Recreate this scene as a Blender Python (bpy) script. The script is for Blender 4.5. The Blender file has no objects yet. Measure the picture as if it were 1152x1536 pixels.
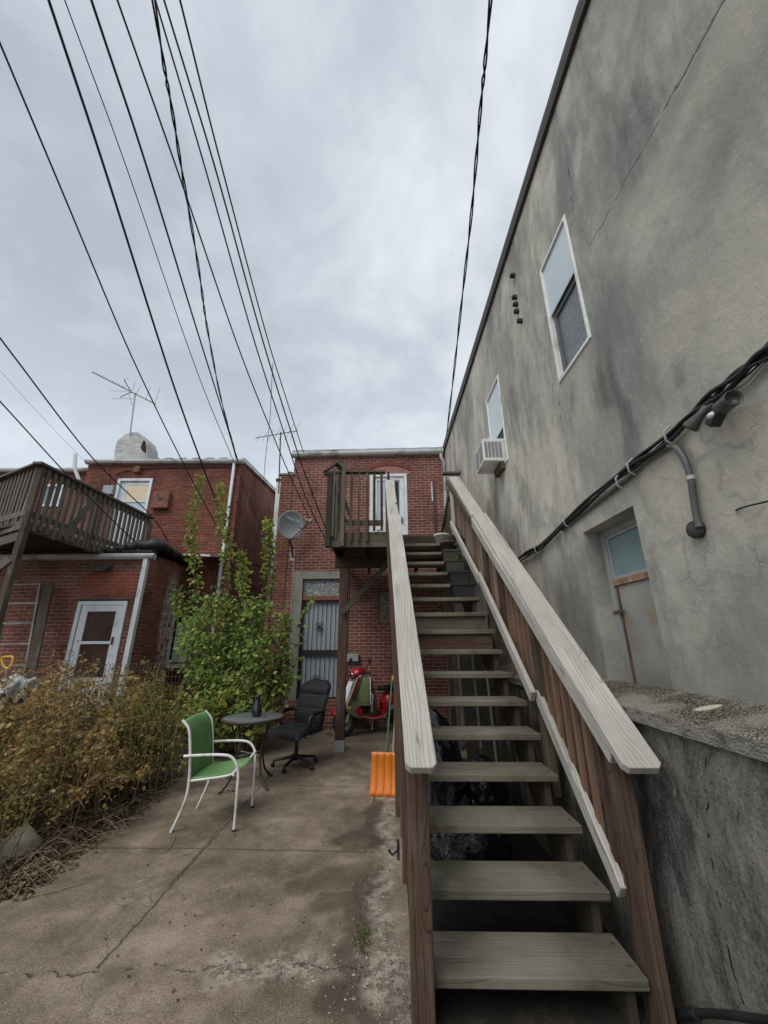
import bpy, math, random
from mathutils import Vector, Matrix
R = math.radians
random.seed(7)
scene = bpy.context.scene
col = scene.collection
# ------------------------------------------------------------------ camera
CAM = Vector((0, 0, 1.55)); F = 587.0; CX, CY = 576.0, 768.0
PITCH, YAW, ROLL = R(18.5), R(-0.3), R(-0.36)
CR = Matrix.Rotation(YAW, 3, 'Z') @ Matrix.Rotation(R(90) + PITCH, 3, 'X') @ Matrix.Rotation(ROLL, 3, 'Z')
cd = bpy.data.cameras.new('camera'); cam = bpy.data.objects.new('camera', cd); col.objects.link(cam)
cd.sensor_fit = 'VERTICAL'; cd.sensor_height = 36; cd.lens = F / 1536 * 36; cd.clip_start = .02; cd.clip_end = 2000
cam.matrix_world = Matrix.Translation(CAM) @ CR.to_4x4()
scene.camera = cam
def ray(px, py): return (CR @ Vector((px - CX, CY - py, -F))).normalized()
def atp(px, py, p, n):
    d = ray(px, py); n = Vector(n); return CAM + d * ((Vector(p) - CAM).dot(n) / d.dot(n))
def atx(px, py, x): return atp(px, py, (x, 0, 0), (1, 0, 0))
def aty(px, py, y): return atp(px, py, (0, y, 0), (0, 1, 0))
def atz(px, py, z=0.0): return atp(px, py, (0, 0, z), (0, 0, 1))
def proj(p):
    q = CR.transposed() @ (Vector(p) - CAM); return (CX + F * q.x / -q.z, CY - F * q.y / -q.z)
# ------------------------------------------------------------------ scene graph helpers
WM = {}
def props(o, label=None, cat=None, group=None, kind=None):
    if label: o['label'] = label
    if cat: o['category'] = cat
    if group: o['group'] = group
    if kind: o['kind'] = kind
    return o
def thing(name, label, cat, loc=(0, 0, 0), rz=0, group=None):
    o = bpy.data.objects.new(name, None); col.objects.link(o); o.empty_display_size = .1
    o.location = loc; o.rotation_euler = (0, 0, rz)
    WM[o] = Matrix.Translation(loc) @ Matrix.Rotation(rz, 4, 'Z')
    return props(o, label, cat, group)
def copy_tree(o, parent=None):
    c = o.copy(); col.objects.link(c); c.parent = parent
    for ch in [x for x in bpy.data.objects if x.parent == o]: copy_tree(ch, c)
    return c
def frame_from(d, up):
    d = Vector(d).normalized(); up = Vector(up)
    s = d.cross(up)
    if s.length < 1e-4: s = d.cross(Vector((1, 0, 0)))
    s.normalize(); u = s.cross(d).normalized()
    return d, s, u
class MB:
    def __init__(s): s.v = []; s.f = []; s.g = []; s.sm = []
    def add(s, vs, fs, gs=None, smooth=False):
        b = len(s.v); s.v += [tuple(x) for x in vs]
        s.g += [tuple(x) for x in (gs if gs else vs)]
        s.f += [tuple(i + b for i in f) for f in fs]; s.sm += [smooth] * len(fs); return s
    def obox(s, c, X, Y, Z, hx, hy, hz, taper=None):
        # oriented box; grain runs along X
        off = (10 * random.randint(0, 9) + 5, 10 * random.randint(0, 9) + 5, 10 * random.randint(0, 9) + 5)
        vs = []; gs = []
        for i in (-1, 1):
            for j in (-1, 1):
                for k in (-1, 1):
                    vs.append(Vector(c) + X * hx * i + Y * hy * j + Z * hz * k)
                    gs.append((off[0] + hx * i, off[1] + hy * j, off[2] + hz * k))
        return s.add(vs, [(0, 1, 3, 2), (4, 6, 7, 5), (0, 4, 5, 1), (2, 3, 7, 6), (0, 2, 6, 4), (1, 5, 7, 3)], gs)
    def board(s, p0, p1, w, t, up=(0, 0, 1)):
        p0 = Vector(p0); p1 = Vector(p1); d, sd, u = frame_from(p1 - p0, up)
        return s.obox((p0 + p1) / 2, d, sd, u, (p1 - p0).length / 2, w / 2, t / 2)
    def box(s, a, b):
        a = Vector(a); b = Vector(b); c = (a + b) / 2; h = (b - a) / 2
        h = Vector((abs(h.x), abs(h.y), abs(h.z)))
        return s.obox(c, Vector((1, 0, 0)), Vector((0, 1, 0)), Vector((0, 0, 1)), h.x, h.y, h.z)
    def vbox(s, a, b):  # grain vertical
        a = Vector(a); b = Vector(b); c = (a + b) / 2; h = (b - a) / 2
        return s.obox(c, Vector((0, 0, 1)), Vector((1, 0, 0)), Vector((0, 1, 0)), abs(h.z), abs(h.x), abs(h.y))
    def tube(s, pts, r, n=8, smooth=True, flat=1.0):
        pts = [Vector(p) for p in pts]; m = len(pts); rs = r if isinstance(r, (list, tuple)) else [r] * m
        vs = []; gs = []; L = 0; up = Vector((0, 0, 1))
        d0 = (pts[1] - pts[0]).normalized()
        u = d0.orthogonal().normalized() if abs(d0.dot(up)) > .95 else (up - d0 * up.dot(d0)).normalized()
        for i, p in enumerate(pts):
            d = (pts[min(i + 1, m - 1)] - pts[max(i - 1, 0)]).normalized()
            u = (u - d * u.dot(d)).normalized(); w = d.cross(u)
            if i: L += (p - pts[i - 1]).length
            for k in range(n):
                a = 2 * math.pi * k / n
                vs.append(p + (u * math.cos(a) * flat + w * math.sin(a)) * rs[i]); gs.append((L, rs[i] * math.cos(a), rs[i] * math.sin(a)))
        fs = [(i * n + k, i * n + (k + 1) % n, (i + 1) * n + (k + 1) % n, (i + 1) * n + k) for i in range(m - 1) for k in range(n)]
        s.add(vs, fs, gs, smooth)
        s.add(vs[:n], [tuple(reversed(range(n)))], gs[:n]); s.add(vs[-n:], [tuple(range(n))], gs[-n:]); return s
    def lathe(s, prof, c=(0, 0, 0), n=20, M=None, smooth=True):
        vs = []; M = M or Matrix.Identity(3); c = Vector(c)
        for r, z in prof:
            for k in range(n):
                a = 2 * math.pi * k / n; vs.append(c + M @ Vector((r * math.cos(a), r * math.sin(a), z)))
        m = len(prof)
        fs = [(i * n + k, i * n + (k + 1) % n, (i + 1) * n + (k + 1) % n, (i + 1) * n + k) for i in range(m - 1) for k in range(n)]
        s.add(vs, fs, None, smooth)
        s.add(vs[:n], [tuple(reversed(range(n)))]); s.add(vs[-n:], [tuple(range(n))]); return s
    def prism(s, pts, ext, g=None):
        pts = [Vector(p) for p in pts]; ext = Vector(ext); n = len(pts)
        vs = pts + [p + ext for p in pts]
        fs = [tuple(range(n)), tuple(reversed(range(n, 2 * n)))] + [(i, i + n, (i + 1) % n + n, (i + 1) % n) for i in range(n)]
        return s.add(vs, fs, None if g is None else [g(v) for v in vs])
    def ell(s, c, r, M=None, n=14, m=9, e=1.0):
        M = M or Matrix.Identity(3); c = Vector(c); vs = []
        def sp(x): return math.copysign(abs(x) ** e, x)
        for i in range(m + 1):
            t = -math.pi / 2 + math.pi * i / m
            for k in range(n):
                a = 2 * math.pi * k / n
                vs.append(c + M @ Vector((r[0] * sp(math.cos(t)) * sp(math.cos(a)), r[1] * sp(math.cos(t)) * sp(math.sin(a)), r[2] * sp(math.sin(t)))))
        fs = [(i * n + k, i * n + (k + 1) % n, (i + 1) * n + (k + 1) % n, (i + 1) * n + k) for i in range(m) for k in range(n)]
        return s.add(vs, fs, None, True)
    def grid(s, fn, nu, nv, thick=None, smooth=True):
        P = [[Vector(fn(i / nu, j / nv)) for j in range(nv + 1)] for i in range(nu + 1)]
        W = nv + 1; vs = [p for r in P for p in r]
        fs = [(i * W + j, (i + 1) * W + j, (i + 1) * W + j + 1, i * W + j + 1) for i in range(nu) for j in range(nv)]
        if thick:
            nn = []
            for i in range(nu + 1):
                for j in range(nv + 1):
                    a = P[min(i + 1, nu)][j] - P[max(i - 1, 0)][j]; b = P[i][min(j + 1, nv)] - P[i][max(j - 1, 0)]
                    c = a.cross(b); c = c.normalized() if c.length > 1e-9 else Vector((0, 0, 1)); nn.append(c)
            N = len(vs); vs2 = vs + [v - n_ * thick for v, n_ in zip(vs, nn)]
            fs2 = fs + [tuple(reversed([k + N for k in f])) for f in fs]
            ring = [i * W for i in range(nu + 1)] + [nu * W + j for j in range(1, W)] + [i * W + nv for i in range(nu - 1, -1, -1)] + [j for j in range(nv - 1, 0, -1)]
            for a, b in zip(ring, ring[1:] + ring[:1]): fs2.append((a, a + N, b + N, b))
            return s.add(vs2, fs2, None, smooth)
        return s.add(vs, fs, None, smooth)
    def build(s, name, mat, parent=None, world=True, bevel=0, segs=1, label=None, origin=None):
        me = bpy.data.meshes.new(name); vs = s.v; o = bpy.data.objects.new(name, me); col.objects.link(o)
        loc = Vector((0, 0, 0)); W = Matrix.Identity(4)
        if parent is not None:
            W = WM[parent].copy()
            if world: inv = W.inverted(); vs = [inv @ Vector(v) for v in vs]
            o.parent = parent
        elif world:
            if origin is None:
                xs = [v[0] for v in vs]; ys = [v[1] for v in vs]; zs = [v[2] for v in vs]
                origin = ((min(xs) + max(xs)) / 2, (min(ys) + max(ys)) / 2, min(zs))
            loc = Vector(origin); vs = [Vector(v) - loc for v in vs]; o.location = loc; W = Matrix.Translation(loc)
        me.from_pydata([tuple(v) for v in vs], [], s.f)
        a = me.attributes.new('gco', 'FLOAT_VECTOR', 'POINT'); a.data.foreach_set('vector', [c for g in s.g for c in g])
        me.polygons.foreach_set('use_smooth', s.sm)
        me.materials.append(mat); me.update()
        WM[o] = W
        if bevel:
            b = o.modifiers.new('bevel', 'BEVEL'); b.width = bevel; b.segments = segs; b.limit_method = 'ANGLE'; b.angle_limit = R(40)
        if label: o['label'] = label
        return o
# ------------------------------------------------------------------ node helpers
class NT:
    def __init__(s, name):
        s.M = bpy.data.materials.new(name); s.M.use_nodes = True; s.t = s.M.node_tree; s.t.nodes.clear()
        s.out = s.t.nodes.new('ShaderNodeOutputMaterial'); s.b = s.t.nodes.new('ShaderNodeBsdfPrincipled')
        s.t.links.new(s.b.outputs[0], s.out.inputs[0])
    def n(s, ty): return s.t.nodes.new(ty)
    def l(s, a, b):
        if isinstance(a, bpy.types.NodeSocket): s.t.links.new(a, b)
        else:
            try: b.default_value = a
            except Exception: b.default_value = tuple(a) + (1,) if len(a) == 3 else a[:3]
    def gco(s): a = s.n('ShaderNodeAttribute'); a.attribute_name = 'gco'; return a.outputs['Vector']
    def obj(s): return s.n('ShaderNodeTexCoord').outputs['Object']
    def pos(s): return s.n('ShaderNodeNewGeometry').outputs['Position']
    def sc(s, v, k, off=(0, 0, 0)):
        m = s.n('ShaderNodeMapping'); s.l(v, m.inputs[0]); m.inputs['Scale'].default_value = k; m.inputs['Location'].default_value = off; return m.outputs[0]
    def rot(s, v, r): m = s.n('ShaderNodeMapping'); s.l(v, m.inputs[0]); m.inputs['Rotation'].default_value = r; return m.outputs[0]
    def nz(s, v, k=1, d=4, r=.55, dist=0):
        n = s.n('ShaderNodeTexNoise'); s.l(v, n.inputs['Vector']); n.inputs['Scale'].default_value = k; n.inputs['Detail'].default_value = d
        n.inputs['Roughness'].default_value = r; n.inputs['Distortion'].default_value = dist; return n.outputs['Fac']
    def nzc(s, v, k=1, d=2):
        n = s.n('ShaderNodeTexNoise'); s.l(v, n.inputs['Vector']); n.inputs['Scale'].default_value = k; n.inputs['Detail'].default_value = d; return n.outputs['Color']
    def vor(s, v, k=1, feat='F1', out='Distance', rnd=1):
        n = s.n('ShaderNodeTexVoronoi'); n.feature = feat; s.l(v, n.inputs['Vector']); n.inputs['Scale'].default_value = k; n.inputs['Randomness'].default_value = rnd; return n.outputs[out]
    def m(s, op, a, b=0, c=0, clamp=False):
        n = s.n('ShaderNodeMath'); n.operation = op; n.use_clamp = clamp
        for i, x in enumerate((a, b, c)): s.l(x, n.inputs[i])
        return n.outputs[0]
    def add(s, a, b): return s.m('ADD', a, b)
    def mul(s, a, b): return s.m('MULTIPLY', a, b)
    def mr(s, v, a, b, c=0, d=1, smooth=True):
        n = s.n('ShaderNodeMapRange'); n.interpolation_type = 'SMOOTHSTEP' if smooth else 'LINEAR'
        for i, x in enumerate((v, a, b, c, d)): s.l(x, n.inputs[i])
        return n.outputs[0]
    def ramp(s, f, stops):
        n = s.n('ShaderNodeValToRGB'); e = n.color_ramp.elements
        e[0].position = stops[0][0]; e[0].color = (*stops[0][1], 1); e[1].position = stops[-1][0]; e[1].color = (*stops[-1][1], 1)
        for p_, c_ in stops[1:-1]: x = e.new(p_); x.color = (*c_, 1)
        s.l(f, n.inputs[0]); return n.outputs[0]
    def mix(s, f, a, b, mode='MIX'):
        n = s.n('ShaderNodeMix'); n.data_type = 'RGBA'; n.blend_type = mode
        s.l(f, n.inputs[0]); s.l(a, n.inputs[6]); s.l(b, n.inputs[7]); return n.outputs[2]
    def vm(s, op, a, b=(0, 0, 0), out=0):
        n = s.n('ShaderNodeVectorMath'); n.operation = op; s.l(a, n.inputs[0]); s.l(b, n.inputs[1]); return n.outputs[out]
    def sep(s, v): n = s.n('ShaderNodeSeparateXYZ'); s.l(v, n.inputs[0]); return n.outputs
    def comb(s, x, y, z): n = s.n('ShaderNodeCombineXYZ'); s.l(x, n.inputs[0]); s.l(y, n.inputs[1]); s.l(z, n.inputs[2]); return n.outputs[0]
    def blob(s, v, c, r, soft=.6):  # elliptical mask
        d = s.vm('LENGTH', s.vm('MULTIPLY', s.vm('SUBTRACT', v, c), (1 / r[0], 1 / r[1], 1 / r[2])), out=1)
        return s.mr(d, 1 - soft, 1, 1, 0)
    def seg(s, v, a, b, w0, w1):  # line mask around segment a-b (3D)
        a = Vector(a); b = Vector(b); ab = b - a; L2 = ab.length_squared
        pa = s.vm('SUBTRACT', v, tuple(a)); t = s.mul(s.vm('DOT_PRODUCT', pa, tuple(ab), out=1), 1 / L2)
        t = s.m('MINIMUM', s.m('MAXIMUM', t, 0), 1)
        sc = s.n('ShaderNodeVectorMath'); sc.operation = 'SCALE'; sc.inputs[0].default_value = tuple(ab); s.l(t, sc.inputs[3])
        d = s.vm('LENGTH', s.vm('SUBTRACT', pa, sc.outputs[0]), out=1)
        return s.mr(d, w0, w1, 1, 0)
    def mx(s, *ms):
        r = ms[0]
        for x in ms[1:]: r = s.m('MAXIMUM', r, x)
        return r
    def bump(s, h, k=.3, d=.01):
        n = s.n('ShaderNodeBump'); n.inputs['Strength'].default_value = k; n.inputs['Distance'].default_value = d
        s.l(h, n.inputs['Height']); s.l(n.outputs[0], s.b.inputs['Normal']); return n
    def fin(s, c, rough=.7, metal=0, spec=.5):
        s.l(c, s.b.inputs['Base Color']); s.l(rough, s.b.inputs['Roughness']); s.l(metal, s.b.inputs['Metallic']); s.b.inputs['Specular IOR Level'].default_value = spec; return s.M
def plain(name, c, rough=.6, metal=0, var=.15, dirt=None, scale=8, spec=.5, bump=.05):
    t = NT(name); v = t.obj(); f = t.nz(v, scale, 5, .6)
    lo = tuple(x * (1 - var) for x in c); hi = tuple(min(1, x * (1 + var)) for x in c)
    cc = t.ramp(f, [(.3, lo), (.7, hi)])
    if dirt:
        g = t.mr(t.nz(v, scale * .4, 6, .65), .5, .68); cc = t.mix(g, cc, dirt)
    t.bump(t.nz(v, scale * 6, 3), bump * 2, .005)
    return t.fin(cc, t.mr(f, .2, .8, max(rough - .1, .03), min(rough + .12, 1)), metal, spec)
def wood(name, c_lo, c_hi, line, moss=None, lines=.6, stain=None, rough=.8, big=1.0, knots=True, nails=None):
    t = NT(name); g = t.gco(); x, y, z = t.sep(g)
    w = t.nz(t.sc(g, (.7, 5, 5)), 1, 3, .45)                       # slow wander of the rings
    ring = t.add(t.mul(t.add(y, t.mul(z, .7)), 170 * big), t.mul(w, 30 * big))
    kn = t.vor(t.sc(g, (1.6, 6.5, 6.5)), 1)
    ring = t.add(ring, t.mul(t.mr(kn, 0, .35, 1, 0), 9)) if knots else ring
    gr = t.m('ABSOLUTE', t.m('SINE', ring)); gr = t.mr(gr, 0, .42, 1, 0)
    fine = t.nz(t.sc(g, (3, 160, 160)), 1, 3, .6)
    base = t.mix(t.nz(t.sc(g, (1.2, 9, 9)), 1, 4, .6), c_lo, c_hi)
    base = t.mix(t.mr(fine, .35, .75, 0, .55), base, tuple(k * .55 for k in c_lo))
    base = t.mix(t.mul(gr, lines), base, line)
    if knots: base = t.mix(t.mr(kn, .05, .14, .85, 0), base, tuple(k * .5 for k in line))
    h = t.add(t.mul(fine, .6), t.mul(gr, -.6))
    if stain is not None:
        base = t.mix(t.mr(t.nz(t.sc(g, (1.4, 6, 6), (9, 3, 1)), 1, 6, .7), .5, .72, 0, .75), base, stain)
    # checks: long dark splits
    chk = t.vor(t.sc(g, (.8, 55, 55)), 1, 'DISTANCE_TO_EDGE'); ck = t.mul(t.mr(chk, .0, .035, 1, 0), t.mr(t.nz(t.sc(g, (1.1, 11, 11), (3, 7, 5)), 1, 2), .52, .66))
    base = t.mix(t.mul(ck, .8), base, tuple(k * .3 for k in line))
    if moss is not None:
        p = t.pos(); mk = t.mr(t.nz(p, 3.2, 6, .7), .47, .66, 0, .8); base = t.mix(mk, base, moss)
    wz = t.mr(t.nz(t.pos(), 1.6, 5, .6), .35, .7, 0, .35); base = t.mix(wz, base, tuple(k * .6 for k in c_lo))
    if nails:
        lx = t.m('ABSOLUTE', t.m('SUBTRACT', t.m('MODULO', x, 10), 5)); ly = t.m('ABSOLUTE', t.m('SUBTRACT', t.m('MODULO', y, 10), 5))
        wn_ = t.add(lx, t.mul(t.m('SUBTRACT', t.nz(t.sc(g, (6, 6, 6)), 1, 4), .5), .35)); base = t.mix(t.mr(wn_, .12, .46, 0, .5), base, tuple(k * .5 for k in c_lo)); base = t.mix(t.mr(wn_, .30, .05, 0, .3), base, tuple(min(1, k * 1.25) for k in c_hi))
        dn = t.vm('LENGTH', t.comb(t.m('SUBTRACT', lx, nails[0]), t.m('SUBTRACT', ly, nails[1]), 0), out=1); nm_ = t.mr(dn, .0045, .0065, 1, 0); base = t.mix(t.mul(t.mr(dn, .004, .022, .45, 0), .9), base, (.05, .035, .022)); base = t.mix(nm_, base, (.03, .026, .024))
    t.bump(t.add(h, t.mul(ck, -1.5)), .55, .003)
    return t.fin(base, rough, 0, .25)
def bricks(name, c1, c2, mortar, mortw=.1, wash=None, dirtc=(.05, .03, .025), dirt=.5, flush=False, drips=None, w=.205, h=.068):
    t = NT(name); g = t.gco(); wob = t.vm('SCALE', t.vm('SUBTRACT', t.nzc(g, 14), (.5, .5, .5)))
    wob.node.inputs[3].default_value = .007
    gg = t.vm('ADD', g, wob)
    b = t.n('ShaderNodeTexBrick'); t.l(gg, b.inputs['Vector']); b.offset = .5
    b.inputs['Scale'].default_value = 1; b.inputs['Brick Width'].default_value = w; b.inputs['Row Height'].default_value = h
    b.inputs['Mortar Size'].default_value = .0055 if not flush else .004; b.inputs['Mortar Smooth'].default_value = .25; b.inputs['Bias'].default_value = -.1
    b.inputs['Color1'].default_value = (*c1, 1); b.inputs['Color2'].default_value = (*c2, 1); b.inputs['Mortar'].default_value = (*mortar, 1)
    c = b.outputs['Color']; fac = b.outputs['Fac']
    per = t.nz(t.sc(g, (2.4, 7, 2.4)), 2, 3)                                          # uneven firing
    c = t.mix(t.mr(per, .35, .7, 0, .55), c, t.mix(fac, tuple(k * .5 for k in c1), mortar))
    mv = t.mr(t.nz(g, 3.1, 5, .65), .42, .62, 0, .75); c = t.mix(t.mul(fac, mv), c, tuple(k * .45 for k in mortar))
    c = t.mix(t.mr(t.nz(g, 60, 3, .7), .45, .75, 0, .4), c, tuple(k * .45 for k in c1))
    c = t.mix(t.mr(t.nz(t.sc(g, (1, .45, 1)), 1.3, 6, .65), .45, .75, 0, dirt), c, dirtc)
    big_ = t.nz(g, .55, 5, .6, .6); c = t.mix(t.mr(big_, .5, .66, 0, .38), c, t.mix(fac, tuple(min(1, k * 1.55) for k in c1), tuple(min(1, k * 1.2) for k in mortar))); c = t.mix(t.mr(big_, .46, .34, 0, .45), c, tuple(k * .4 for k in c2))
    if wash: c = t.mix(t.mr(t.nz(t.sc(g, (1.5, .8, 1), (4, 2, 0)), 1.1, 7, .7), .56, .7, 0, .7), c, wash)
    if drips:
        for (cc, rr) in drips:
            mk = t.mul(t.blob(g, cc, rr, .5), t.mr(t.nz(t.sc(g, (14, 9, 1)), 1, 4, .7), .42, .55)); c = t.mix(t.mul(mk, .8), c, (.6, .6, .58))
    hh = t.add(t.mul(fac, -1), t.mul(t.nz(g, 45, 4, .6), .35))
    t.bump(hh, .7, .008)
    return t.fin(c, .9, 0, .2)
# ------------------------------------------------------------------ materials
M = {}
M['rail'] = wood('weathered_rail_wood', (.50, .475, .42), (.68, .65, .585), (.15, .13, .105), lines=.62, stain=(.40, .37, .32))
M['tread'] = wood('tread_wood', (.165, .148, .115), (.275, .25, .20), (.075, .066, .048), moss=(.10, .10, .05), lines=.45, stain=(.12, .115, .09), nails=(.452, .07))
M['stained'] = wood('stained_wood', (.085, .05, .035), (.155, .09, .06), (.038, .022, .016), lines=.65, stain=(.2, .155, .12))
M['baluster'] = wood('baluster_wood', (.20, .115, .078), (.36, .22, .15), (.11, .062, .042), lines=.4, stain=(.30, .25, .21), knots=False)
M['balpale'] = wood('grey_baluster_wood', (.28, .21, .16), (.44, .36, .29), (.10, .065, .045), lines=.4, knots=False)
M['newel'] = wood('newel_wood', (.085, .052, .037), (.17, .108, .075), (.025, .017, .013), lines=.8, stain=(.20, .16, .125), big=.6)
M['deckwood'] = wood('deck_wood', (.12, .105, .08), (.22, .19, .145), (.06, .05, .036), moss=(.075, .085, .04), lines=.45, stain=(.16, .12, .085))
M['darkwood'] = wood('dark_structure_wood', (.05, .036, .027), (.10, .072, .052), (.025, .018, .014), moss=(.055, .062, .03), lines=.4)
M['oldgrey'] = wood('old_grey_wood', (.115, .10, .085), (.25, .225, .19), (.085, .072, .06), lines=.5, stain=(.12, .085, .06))
M['oldbrown'] = wood('old_brown_wood', (.075, .055, .04), (.16, .12, .085), (.055, .04, .03), lines=.5, stain=(.22, .20, .17))
M['brick_mid'] = bricks('red_brick_pale_mortar', (.26, .092, .068), (.145, .052, .042), (.52, .43, .38), dirt=.5, wash=None)
M['brick_left'] = bricks('old_red_brick', (.275, .105, .075), (.15, .056, .043), (.075, .038, .03), dirt=.55, wash=(.30, .13, .10))
M['brick_side'] = bricks('side_brick', (.30, .115, .08), (.19, .07, .05), (.32, .22, .18), dirt=.5, wash=(.33, .26, .23))
M['brick_wing'] = bricks('wing_brick', (.265, .10, .07), (.15, .055, .043), (.42, .34, .28), dirt=.6)
M['brick_wing_side'] = bricks('wing_side_brick', (.34, .15, .10), (.23, .095, .066), (.12, .065, .05), dirt=.5, drips=[((1.0, 2.0, 0), (.35, 1.3, 9)), ((2.2, 2.2, 0), (.25, .8, 9))])
M['brick_pier'] = bricks('brown_brick', (.21, .075, .05), (.14, .05, .036), (.36, .29, .24), dirt=.45)
M['brick_white'] = bricks('whitewashed_brick', (.62, .62, .60), (.52, .52, .50), (.42, .42, .40), dirt=.35, dirtc=(.28, .26, .24))
M['arch'] = plain('arch_brick', (.23, .06, .045), .9, var=.35, scale=14)
M['white'] = plain('white_paint', (.72, .74, .76), .4, var=.05, dirt=(.45, .45, .43), scale=5)
M['whitegloss'] = plain('white_powder_coat', (.78, .78, .76), .3, var=.04, dirt=(.5, .48, .42), scale=9)
M['cream'] = plain('amber_blind', (.72, .60, .42), .7, var=.08)
M['gutter'] = plain('weathered_gutter_metal', (.50, .50, .49), .5, var=.1, dirt=(.24, .22, .2), scale=6)
M['roofing'] = plain('silver_roofing', (.36, .37, .38), .7, var=.25, dirt=(.08, .08, .08), scale=3)
M['tar'] = plain('black_tar', (.018, .018, .02), .55, var=.4, scale=6, bump=.3)
M['coping'] = plain('brown_metal_coping', (.06, .045, .04), .6, var=.3, scale=4)
M['blackmetal'] = plain('black_metal', (.02, .02, .021), .45, var=.3)
M['blackplastic'] = plain('black_plastic', (.018, .018, .02), .5, var=.2)
M['leather'] = plain('black_vinyl', (.010, .0105, .012), .6, spec=.3, var=.25, scale=12, bump=.12)
M['wire'] = plain('black_wire', (.012, .013, .02), .6)
M['wiregrey'] = plain('grey_wire', (.35, .35, .36), .6)
M['cable'] = plain('black_cable_sleeve', (.02, .02, .02), .5, var=.3)
M['conduit'] = plain('grey_conduit', (.10, .10, .10), .5, var=.3)
M['bronze'] = plain('bronze_lamp_paint', (.075, .07, .065), .45, var=.2)
M['glass'] = plain('window_glass', (.42, .5, .56), .06, var=.05, spec=.9)
M['glassdark'] = plain('dark_glass', (.035, .03, .027), .08, var=.5, scale=2, spec=.8)
M['brownpane'] = plain('brown_door_behind_glass', (.06, .026, .016), .35, var=.6, scale=2.5, spec=.25)
M['curtain'] = plain('net_curtain', (.30, .32, .33), .8, var=.2, scale=20)
M['screen'] = plain('insect_screen', (.10, .105, .11), .8, var=.3, scale=30)
M['concrete'] = plain('concrete_surround', (.27, .265, .235), .9, var=.15, dirt=(.17, .165, .14), scale=5, bump=.3)
M['greydoor'] = plain('grey_door_paint', (.42, .46, .52), .5, var=.05)
M['rustred'] = plain('red_primer', (.25, .085, .06), .8, var=.2)
M['rust'] = plain('rusty_steel', (.22, .09, .055), .85, var=.35, dirt=(.12, .06, .04), scale=10)
M['rustorange'] = plain('orange_rust', (.26, .15, .08), .85, var=.4, dirt=(.36, .34, .30), scale=14)
M['greysteel'] = plain('grey_meter_metal', (.34, .36, .36), .5, var=.1)
M['dish'] = plain('grey_dish_paint', (.25, .255, .265), .5, var=.06)
M['print'] = plain('pale_print', (.6, .6, .6), .5)
M['greencloth'] = plain('green_sling_fabric', (.16, .33, .115), .75, var=.14, dirt=(.21, .35, .16), scale=7)
M['olivecloth'] = plain('olive_sling_fabric', (.16, .19, .075), .75, var=.1)
M['tabletop'] = plain('dusty_table_glass', (.13, .15, .15), .4, var=.2, scale=4)
M['bronzeleg'] = plain('brown_table_metal', (.05, .035, .03), .5, var=.25)
M['vase'] = plain('dark_glazed_vase', (.02, .015, .03), .08, spec=.8)
M['redpaint'] = plain('red_scooter_paint', (.36, .012, .02), .2, var=.08, spec=.7)
M['silverpaint'] = plain('silver_scooter_paint', (.26, .255, .22), .35, .2, var=.08)
M['rubber'] = plain('tyre_rubber', (.016, .016, .017), .8, var=.2)
M['chrome'] = plain('chrome', (.6, .6, .6), .15, 1, var=.05)
M['amber'] = plain('amber_lens', (.7, .25, .02), .2)
M['orange'] = plain('orange_shovel_plastic', (.72, .20, .02), .42, var=.08, dirt=(.5, .15, .03), scale=7)
M['yellow'] = plain('yellow_grip_plastic', (.68, .38, .03), .45)
M['greenpole'] = plain('green_handle_paint', (.04, .15, .085), .5)
M['plank'] = plain('wood_handle', (.30, .22, .15), .7)
M['planter'] = plain('brown_planter_plastic', (.020, .017, .018), .6, var=.2, dirt=(.032, .028, .028))
M['planterpale'] = plain('faded_planter_plastic', (.06, .054, .045), .7, var=.25, dirt=(.04, .045, .03))
M['bucket'] = plain('white_bucket_plastic', (.62, .61, .56), .5, dirt=(.3, .29, .24))
M['soil'] = plain('planter_soil', (.05, .04, .03), .95, var=.4, scale=30, bump=.5)
M['rock'] = plain('pale_rock', (.33, .30, .25), .9, var=.3, dirt=(.14, .13, .09), bump=.5)
M['sheet'] = plain('grey_white_tarp', (.45, .47, .47), .6, var=.15, dirt=(.3, .29, .27), scale=4)
M['bluebin'] = plain('blue_grey_bin', (.07, .12, .15), .6)
M['chimpot'] = plain('dark_vent_metal', (.05, .05, .055), .6)
M['acgrille'] = plain('grey_ac_grille', (.26, .27, .28), .6, var=.1)
M['mossbrown'] = plain('dead_stem', (.26, .19, .11), .9, var=.4, scale=20)
M['bark'] = plain('grey_brown_bark', (.13, .105, .075), .9, var=.3, scale=18, bump=.4)
M['hinge'] = plain('dark_rusty_strip', (.13, .065, .04), .9, var=.5, scale=20)
M['ladder'] = plain('dull_ladder_metal', (.26, .25, .23), .6, var=.25, dirt=(.14, .12, .1), scale=6)
M['vent'] = plain('dark_green_grey_vent', (.05, .06, .055), .5)
M['plug'] = plain('tarnished_plug', (.055, .05, .045), .8, var=.5, scale=20, bump=.4)
M['leafwire'] = plain('galvanised_fence_wire', (.10, .085, .075), .7, var=.3)
# polythene bags
t = NT('black_polythene'); g = t.obj(); t.bump(t.add(t.nz(g, 9, 4, .6, 1.5), t.mul(t.vor(g, 14), .6)), 1.0, .03); M['bag'] = t.fin((.012, .012, .014), .16, 0, .8)
t = NT('clear_polythene'); g = t.obj(); t.bump(t.nz(g, 12, 4, .6, 2), 1.0, .03); M['clearbag'] = t.fin((.20, .22, .24), .15, 0, .9)
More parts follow.
